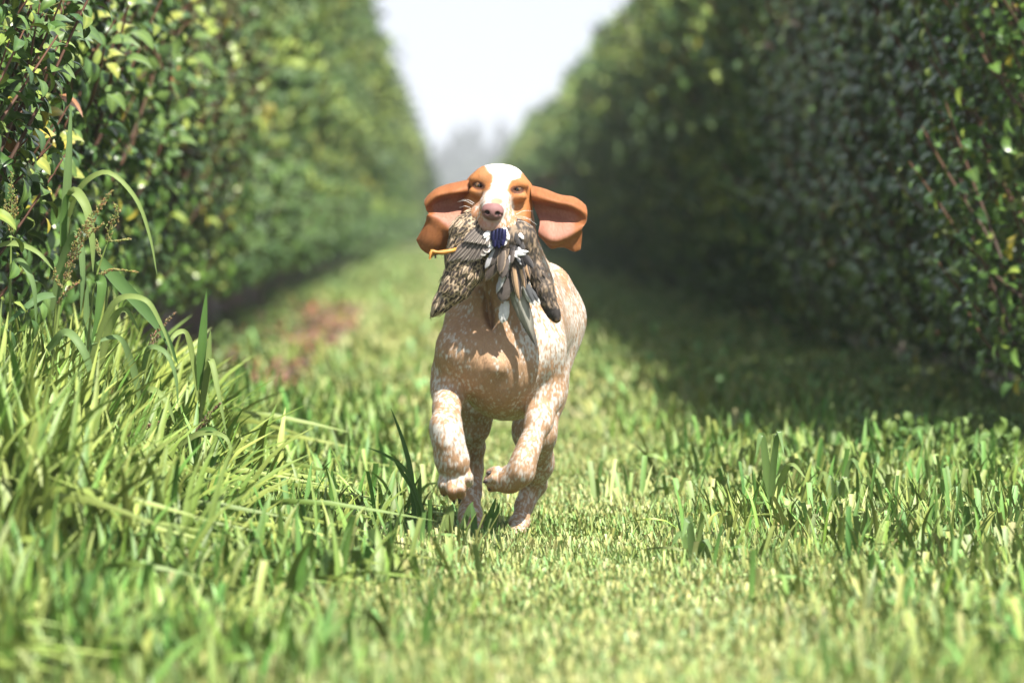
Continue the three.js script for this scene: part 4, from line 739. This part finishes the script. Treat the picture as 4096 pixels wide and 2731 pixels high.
// ---------------------------------------------------------------- tall barnyard grass plants, one by one
const matStem = new THREE.MeshPhysicalMaterial({ vertexColors: true, roughness: 0.6, clearcoat: 0.2, clearcoatRoughness: 0.4 });
const matSeed = new THREE.MeshStandardMaterial({ vertexColors: true, roughness: 0.8 });
const grainGeo = (() => { const g = new THREE.IcosahedronGeometry(1, 0); g.scale(0.5, 0.5, 1.05); g.deleteAttribute('uv'); return g; })();
function plant(label, gx, gz, spec) {
  const g = thing('barnyard_grass', label, 'grass plant', [gx, 0, gz], 'tall barnyard grass plants on the left'), L = v => v.clone().sub(g.position);
  const A = a => L(at(a[0], a[1], gz + (a[2] ?? 0)));
  for (const s of spec.stems ?? []) part('stem', tube(s.p.map(A), t => lerp(0.0042, 0.0022, t) * (s.w ?? 1), 7, t => mix3([0.20, 0.24, 0.045], [0.13, 0.20, 0.04], t).map(v => v * (t * 4 % 1 < 0.06 ? 1.25 : 1)), 16), matStem, g);
  (spec.blades ?? []).forEach((b, i) => { const B = BUF(); const c = b.c ?? [0.085, 0.165, 0.038]; bladeInto(B, b.p.map(A), (b.w ?? 26) / 1980, 22, false, t => [c[0] * (1 + 0.25 * (1 - t)), c[1] * (1 + 0.12 * (1 - t)), c[2]], new THREE.Vector3(...(b.f ?? [0.25, 0.45, 0.85])).normalize()); part('leaf_blade', done(B), matBlade, g); });
  (spec.heads ?? []).forEach((h, k) => { // spike of grains along a curve
    const r = rng(k * 13 + Math.floor(gx * 1000) + 77), cv = new THREE.CatmullRomCurve3(h.p.map(A)), gs = [], len = cv.getLength(), n = Math.floor(len / 0.0008 * (h.d ?? 1)), M = new THREE.Matrix4(), q = new THREE.Quaternion();
    for (let i = 0; i < n; i++) { const t = r(), p = cv.getPoint(t), a = r() * 6.28, rad = 1.35 * (h.r ?? 0.006) * Math.sin(Math.PI * (0.12 + 0.83 * t)) * Math.sqrt(r()); p.x += Math.cos(a) * rad; p.z += Math.sin(a) * rad; p.y += (r() - 0.5) * 0.004; const e = grainGeo.clone(), tn = cv.getTangent(t); tn.x += Math.cos(a) * 0.6; tn.z += Math.sin(a) * 0.6; M.compose(p, q.setFromUnitVectors(_z, tn.normalize()), new THREE.Vector3(1, 1, 1).multiplyScalar(0.0023 + 0.0009 * r())); e.applyMatrix4(M); const c = mix3(h.c ?? [0.27, 0.24, 0.07], [0.21, 0.105, 0.07], r() * (h.red ?? 0.55)).map(v => v * (0.7 + 0.6 * r())); e.setAttribute('color', new THREE.Float32BufferAttribute(Array(e.attributes.position.count).fill(c).flat(), 3)); gs.push(e); }
    const sp = part('seed_head', mergeGeometries(gs), matSeed, g); sp.userData.kind = 'stuff';
    part('stalk', tube(h.p.map(A), t => 0.0011 * (1 - 0.5 * t), 5, [0.19, 0.21, 0.06], 10), matStem, sp);
  });
  return g;
}
const PALE = [0.17, 0.255, 0.055], BLUE = [0.105, 0.195, 0.048], DEEP = [0.06, 0.155, 0.012];
const gX = (p, z) => at(p, 0, z).x;
plant('tallest barnyard grass plant with one blade standing upright above the others', gX(170, -0.2), -0.2, {
  stems: [{ p: [[165, 1960], [205, 1500], [240, 1100], [262, 880]], w: 1.6 }],
  blades: [{ p: [[255, 980], [266, 780, 0.01], [276, 600, 0.01], [286, 420]], w: 40, c: BLUE, f: [0.3, 0, 0.95] }, { p: [[262, 900], [330, 740, .03], [430, 690, .05], [540, 790, .06], [600, 950, .06], [628, 1100, .06]], w: 24, c: PALE },
    { p: [[272, 800, .02], [300, 768, .04], [345, 830, .06], [368, 960, .07], [372, 1090, .07]], w: 46, c: PALE, f: [0.3, 0.2, 0.93] }, { p: [[250, 985, .01], [254, 860, .02], [266, 790, .03], [290, 768, .03]], w: 36, c: DEEP, f: [0.5, 0, 0.85] },
    { p: [[210, 1240], [250, 1050, .02], [310, 930, .05], [330, 1080, .07], [322, 1260, .07]], w: 40, c: BLUE }],
});
plant('barnyard grass plant with a long brownish seed spike leaning right over its blades', gX(230, -0.05), -0.05, {
  stems: [{ p: [[150, 2000], [205, 1500], [235, 1240], [262, 1130]], w: 1.1 }],
  heads: [{ p: [[262, 1130, 0], [300, 1010, 0], [350, 900, 0.01], [450, 760, 0.01]], r: .0105, d: 1.5, red: .6 }, { p: [[330, 960, 0.01], [380, 920, 0.015], [415, 893, 0.02]], r: .005 }, { p: [[250, 1150, 0], [228, 1120, 0], [218, 1075, 0]], r: .004 }, { p: [[232, 1210, 0], [280, 1150, .01], [315, 1125, .01]], r: .006, red: .9 }],
  blades: [{ p: [[215, 1180, 0], [160, 1190, .04], [90, 1240, .06], [10, 1310, .06]], w: 34, c: [0.06, 0.145, 0.03] }, { p: [[190, 1400, 0], [265, 1330, .03], [330, 1400, .05], [372, 1540, .05], [380, 1700, .05]], w: 40, c: BLUE }],
});
plant('barnyard grass plant with a forked pale seed head beside the arching blade', gX(330, -0.15), -0.15, {
  stems: [{ p: [[290, 1900], [340, 1500], [380, 1130], [432, 960]], w: 0.8 }],
  heads: [{ p: [[430, 972, 0], [440, 910, 0], [470, 850, 0], [455, 812, 0]], r: .008, c: [0.22, 0.24, 0.06], d: 1.2, red: .35 }, { p: [[432, 965, 0], [480, 962, .01], [524, 955, .01]], r: .0045, c: [0.26, 0.26, 0.08], red: .2 }, { p: [[405, 1030, 0], [385, 980, 0], [368, 935, 0]], r: .0045, c: [0.26, 0.26, 0.08], red: .2 }, { p: [[385, 1110, 0], [440, 1080, .01], [550, 1088, .02]], r: .0055, d: 1.2, red: .4 }],
  blades: [{ p: [[380, 1115, 0], [405, 1125, .02], [395, 1230, .03], [365, 1380, .03]], w: 44, c: DEEP, f: [0.2, 0, 1] }, { p: [[340, 1500, 0], [470, 1200, .04], [580, 1200, .06], [640, 1290, .06], [700, 1450, .06]], w: 28, c: PALE }],
});
plant('barnyard grass plant with an upright green seed head at the left edge of the picture', gX(30, 0.0), 0.0, {
  stems: [{ p: [[30, 2000], [38, 1500], [42, 1100], [45, 900]], w: 0.8 }],
  heads: [{ p: [[45, 930, 0], [46, 830, 0], [47, 690, 0]], r: .008, c: [0.22, 0.24, 0.06], d: 1.2, red: .2 }, { p: [[45, 900, 0], [60, 850, 0], [68, 790, 0]], r: .005, red: .3 }, { p: [[42, 880, 0], [24, 840, 0], [20, 800, 0]], r: .0045, red: .3 }],
  blades: [{ p: [[40, 1080, 0], [80, 1045, .03], [130, 1130, .05], [145, 1300, .05]], w: 32, c: BLUE }, { p: [[-30, 990, 0], [60, 975, .04], [150, 1010, .06], [215, 1080, .06]], w: 28, c: PALE }],
});
plant('barnyard grass plant with a wide dark blade arching to the right below the pear leaves', gX(420, -0.3), -0.3, {
  stems: [{ p: [[360, 1900], [395, 1500], [420, 1250], [430, 1150]], w: 0.9 }],
  blades: [{ p: [[400, 1040], [470, 1120, .03], [570, 1230, .06], [660, 1340, .08], [712, 1460, .08]], w: 56, c: [0.06, 0.15, 0.025], f: [-0.2, 0.3, 0.93] }, { p: [[395, 1480, 0], [450, 1280, .02], [500, 1240, .04], [560, 1330, .05]], w: 34, c: PALE }, { p: [[380, 1600, 0], [360, 1400, .02], [345, 1250, .02], [350, 1130, .02]], w: 40, c: BLUE }],
});
plant('tall pale grass plant with a stiff upright blade at the right end of the clump', gX(810, -0.35), -0.35, {
  stems: [{ p: [[790, 1900], [800, 1700], [808, 1550], [815, 1400]], w: 1.1 }],
  blades: [{ p: [[800, 1560], [806, 1400, .01], [815, 1280, .01], [826, 1165, .01]], w: 42, c: DEEP, f: [0.2, 0, 1] }, { p: [[812, 1600], [830, 1480, .01], [836, 1390, .01], [842, 1320, .01]], w: 30, c: PALE, f: [0.1, 0, 1] }, { p: [[805, 1640, 0], [840, 1440, .02], [870, 1560, .05], [905, 1740, .06]], w: 30, c: PALE }, { p: [[795, 1600, 0], [740, 1330, .02], [690, 1350, .05], [660, 1470, .05]], w: 26, c: PALE }],
});
plant('grass plant with a curling blade and a brown seed tuft in the middle of the clump', gX(560, -0.2), -0.2, {
  stems: [{ p: [[520, 2000], [560, 1600], [600, 1420], [640, 1330]], w: 0.8 }],
  heads: [{ p: [[595, 1400, 0], [625, 1330, 0], [700, 1250, .01]], r: .0075, c: [0.24, 0.20, 0.10], red: .6 }, { p: [[590, 1400, 0], [615, 1370, 0], [636, 1340, 0]], r: .004, c: [0.26, 0.2, 0.12], red: .7 }],
  blades: [{ p: [[570, 1480, 0], [600, 1390, .03], [660, 1410, .05], [700, 1500, .06], [712, 1630, .06]], w: 26, c: BLUE }, { p: [[560, 1600, 0], [520, 1440, .02], [470, 1350, .05], [350, 1380, .07]], w: 34, c: BLUE }, { p: [[550, 1640, 0], [600, 1560, .03], [660, 1600, .05], [700, 1700, .05]], w: 36, c: PALE }],
});
plant('grass plant with two reddish seed spikes leaning over the low grass', gX(380, 0.05), 0.05, {
  stems: [{ p: [[260, 2150], [320, 1900], [350, 1780]], w: 0.9 }, { p: [[380, 2100], [440, 1850], [500, 1760]], w: 0.8 }],
  heads: [{ p: [[395, 1810, 0], [440, 1740, .01], [515, 1680, .02]], r: .009, c: [0.14, 0.10, 0.05], d: 1.3, red: .8 }, { p: [[490, 1780, 0], [560, 1720, .02], [665, 1670, .03]], r: .0085, c: [0.17, 0.11, 0.06], d: 1.3, red: .7 }, { p: [[350, 1700, -.03], [400, 1620, -.03], [455, 1550, -.02]], r: .009, c: [0.20, 0.17, 0.06], d: 1.3, red: .5 }],
  blades: [{ p: [[400, 1830, .0], [385, 1790, .03], [330, 1830, .06], [285, 1920, .07], [270, 2000, .07]], w: 74, c: BLUE, f: [-0.3, 0.3, 0.9] }, { p: [[250, 2120, 0], [310, 2010, .02], [365, 1900, .02], [400, 1800, .02]], w: 22, c: [0.03, 0.07, 0.02] }, { p: [[430, 1870, 0], [480, 1830, .03], [540, 1930, .05], [560, 2080, .05]], w: 34, c: BLUE }],
});
plant('grass plant with a slender dark seed spike in front of the bare soil', gX(780, -0.1), -0.1, {
  stems: [{ p: [[740, 2050], [770, 1850], [785, 1740]], w: 0.7 }],
  heads: [{ p: [[785, 1740, 0], [815, 1690, 0], [880, 1610, .01]], r: .007, c: [0.15, 0.13, 0.05], d: 1.2, red: .6 }],
  blades: [{ p: [[760, 1900, 0], [790, 1740, .02], [850, 1720, .04], [905, 1800, .05]], w: 30, c: DEEP }, { p: [[700, 1790, 0], [800, 1735, .03], [900, 1750, .06], [940, 1870, .07]], w: 28, c: PALE }],
});
plant('grass plant with a thin reddish seed spike and a folded dark blade', gX(720, 0.1), 0.1, {
  stems: [{ p: [[690, 2150], [705, 2020], [712, 1960]], w: 0.7 }],
  heads: [{ p: [[700, 1970, 0], [722, 1900, 0], [740, 1835, 0]], r: .006, c: [0.19, 0.13, 0.09], red: .8 }],
  blades: [{ p: [[795, 1970, 0], [820, 1880, .02], [880, 1815, .04]], w: 44, c: DEEP, f: [0.3, 0.2, 0.9] }, { p: [[620, 2090, 0], [670, 1990, .03], [755, 1970, .06], [800, 2080, .07]], w: 40, c: BLUE }],
});
plant('tall dark blade of grass standing left of the raised paw of the dog', gX(1625, -0.35), -0.35, {
  blades: [{ p: [[1660, 2130], [1640, 1880, .01], [1610, 1760, .01], [1562, 1630, .01]], w: 24, c: [0.055, 0.14, 0.02], f: [0.3, 0.1, 0.95] }, { p: [[1690, 2110], [1650, 1960, .02], [1600, 1880, .02], [1575, 1840, .02]], w: 22, c: DEEP }, { p: [[1720, 2120], [1620, 1880, .03], [1540, 1820, .05], [1470, 1790, .06]], w: 18, c: DEEP }],
});
plant('clump of coarse cut grass right below the raised left paw of the dog', gX(1790, -0.12), -0.12, {
  blades: [{ p: [[1760, 2190], [1785, 2120, .01], [1800, 2050, .01], [1812, 2015, .01]], w: 52, c: PALE, f: [0.1, 0, 1] }, { p: [[1740, 2200], [1770, 2150, .02], [1778, 2080, .02]], w: 34, c: PALE, f: [-0.2, 0, 1] }, { p: [[1830, 2200], [1850, 2110, .03], [1880, 2030, .04], [1893, 2006, .04]], w: 30, c: BLUE }, { p: [[1900, 2180, .04], [1893, 2060, .05], [1885, 2010, .05]], w: 28, c: [0.07, 0.16, 0.03] }, { p: [[1930, 2190, -.02], [1955, 2080, -.02], [1985, 1990, -.02]], w: 34, c: DEEP }, { p: [[1960, 2190, -.02], [1975, 2090, -.02], [2000, 2010, -.02]], w: 30, c: DEEP }, { p: [[1860, 2200], [1862, 2130, .05], [1858, 2070, .05]], w: 16, c: PALE }],
});
for (const [label, x, y, z, sc] of [['long blade of grass in the sunny foreground, left of centre', 1420, 2480, 1.1, 1], ['tall pale blade standing in the lawn on the right', 3350, 2120, -1.2, 1], ['arching grass plant at the edge of the shade on the right', 3080, 2060, -0.6, 1.1], ['coarse grass plant low in the right part of the lawn', 2780, 2330, 0.6, 0.9], ['blurred grass plant in the bottom left corner', 120, 2560, 2.2, 1.2], ['blurred arching grass plant in the left foreground', 620, 2420, 1.7, 1.1]]) {
  const r = rng(x), bl = [];
  for (let i = 0; i < 5; i++) { const h = (170 + r() * 150) * sc, s = (r() - 0.5) * 240 * sc; bl.push({ p: [[x, y + 60], [x + s * 0.3, y - h * 0.6, .01 * i], [x + s * 0.7, y - h, .02 * i], [x + s * 1.15, y - h * 0.72, .03 * i]], w: 20 + r() * 22, c: r() < 0.5 ? PALE : [0.10, 0.19, 0.035] }); }
  plant(label, gX(x, z), z, { blades: bl });
}

{ // a crumb of earth at the bottom edge of the picture
  const K2 = new Field(), c = at(2440, 2712, 3.0); K2.ell(c.clone().setY(0.016), 0.016, 0.014, 0.012, 0.01).ell(c.clone().add(new THREE.Vector3(0.012, 0, 0.004)).setY(0.012), 0.010, 0.012, 0.011, 0.01); K2.warp = (x, y, z) => 0.005 * (fbm(x * 120, y * 120, z * 120) - 0.5);
  const g = K2.mesh([c.x - 0.04, -0.01, c.z - 0.04], [c.x + 0.05, 0.05, c.z + 0.04], 0.002, (x, y, z) => mix3([0.06, 0.035, 0.03], [0.13, 0.085, 0.07], n3(x * 300, y * 300, z * 300))); g.translate(-c.x, 0, -c.z);
  const m = part('earth_clod', g, matGround, scene); m.position.set(c.x, 0.012, c.z); tag(m, 'small dark brown clod of earth in the grass at the bottom edge', 'clod');
}
// ---------------------------------------------------------------- long shoots that stand out of the rows, leaf by leaf
{
  const hues = [[0.05, 0.115, 0.016], [0.085, 0.16, 0.02], [0.16, 0.23, 0.03], [0.24, 0.28, 0.04], [0.36, 0.30, 0.03], [0.34, 0.14, 0.045]];
  const mats = hues.map(h => { const m = matLeaf.clone(); m.color.setRGB(...h); return m; });
  const rowZ = { left: -1.0, right: 1.4 };
  function shoot(side, pts, seed, o = {}) {
    const r = rng(seed), W = pts.map(a => at(a[0], a[1], a[2])), z0 = W[0].z;
    const tree = nearTree[side].reduce((a, b) => Math.abs(a.position.z - z0) < Math.abs(b.position.z - z0) ? a : b);
    tree.updateMatrixWorld(true); const inv = tree.matrixWorld.clone().invert(), pl = W.map(v => v.clone().applyMatrix4(inv));
    const tint = o.col ?? [0.155, 0.065, 0.042], sh = part('branch', tube(pl, t => lerp(o.r ?? 0.0068, 0.0024, t), 6, t => mix3([0.07, 0.04, 0.028], tint, sstep(0, 0.5, t)), 14), matShoot, tree);
    const cv = new THREE.CatmullRomCurve3(pl), n = Math.round(cv.getLength() / (o.gap ?? 0.024)); let a = r() * 6.28; const s = side === 'left' ? 1 : -1;
    for (let k = 0; k < n; k++) {
      const t = (k + 0.8) / n, q = cv.getPoint(t), tan = cv.getTangent(t); a += 2.4 + (r() - 0.5) * 0.5;
      const sd = new THREE.Vector3(Math.cos(a), 0.15, Math.sin(a)); sd.addScaledVector(tan, -sd.dot(tan)).normalize();
      const dir = sd.clone().addScaledVector(tan, 0.5).add(new THREE.Vector3(s * 0.15, -0.05 + (r() - 0.5) * 0.5, 0.1)).normalize(), nrm = tan.clone().add(new THREE.Vector3(0, 0.4, 0.2)).normalize();
      const size = (o.size ?? 0.075) * (0.75 + 0.5 * r()) * (t > 0.9 ? 0.7 : 1), pet = 0.018 + 0.02 * r(), e = q.clone().addScaledVector(dir, pet);
      const k2 = r(), y = o.young ?? 0.35, mi = k2 < 0.03 ? 5 : k2 < 0.07 ? 4 : k2 < y * (0.4 + t * 0.6) ? (r() < 0.5 ? 2 : 3) : r() < 0.5 ? 0 : 1;
      const lf = part('leaf', LEAF0[Math.floor(r() * 3)], mats[mi], sh); leafMatrix(e, dir, nrm, size).decompose(lf.position, lf.quaternion, lf.scale);
      part('petiole', tube([q, e.clone().addScaledVector(dir, 0.003)], () => 0.0010, 4, [0.17, 0.16, 0.05]), matShoot, tree).userData.kind = 'stuff';
    }
  }
  shoot('left', [[-20, 480, -0.75], [61, 337, -0.62], [154, 178, -0.55], [215, -10, -0.5]], 1, { r: 0.0085, col: [0.07, 0.04, 0.03], size: 0.08, young: 0.1, gap: 0.022 });
  shoot('left', [[94, 600, -1.5], [154, 411, -1.4], [220, 187, -1.35], [260, 60, -1.3]], 2, { young: 0.3 });
  shoot('left', [[383, 547, -3.0], [444, 318, -2.9], [477, 178, -2.85], [524, -20, -2.8]], 3, { young: 0.6, gap: 0.034 });
  shoot('left', [[337, 491, -2.7], [398, 290, -2.6], [425, 150, -2.55]], 4, { young: 0.5, gap: 0.03 });
  shoot('left', [[617, 730, -5.2], [655, 561, -5.1], [678, 421, -5.0], [683, 200, -4.9]], 5, { young: 0.25, col: [0.11, 0.055, 0.035] });
  shoot('left', [[715, 300, -6.0], [740, 150, -5.9], [770, -20, -5.8]], 6, { young: 0.9 });
  shoot('left', [[560, 120, -4.2], [640, 250, -4.3], [700, 380, -4.4]], 7, { young: 0.3 });
  shoot('left', [[20, 760, -0.9], [60, 640, -0.8], [110, 560, -0.75]], 8, { young: 0.5 });
  shoot('left', [[150, 760, -1.8], [190, 640, -1.7], [200, 560, -1.65]], 9, { young: 0.7 });
  shoot('right', [[4060, 1075, -7.4], [3840, 985, -7.2], [3640, 915, -7.1], [3460, 850, -7.0], [3375, 745, -7.0]], 11, { young: 0.75, gap: 0.022, r: 0.0055 });
  shoot('right', [[3860, 790, -7.3], [3830, 690, -7.2], [3770, 600, -7.1], [3720, 520, -7.0]], 12, { young: 0.7 });
  shoot('right', [[4090, 760, -6.3], [4000, 620, -6.1], [3930, 470, -6.0], [3900, 330, -6.0]], 13, { young: 0.3 });
  shoot('right', [[3900, 1420, -7.2], [3760, 1340, -7.0], [3650, 1190, -6.9], [3610, 1080, -6.9]], 14, { young: 0.35 });
}
renderer.render(scene, camera);
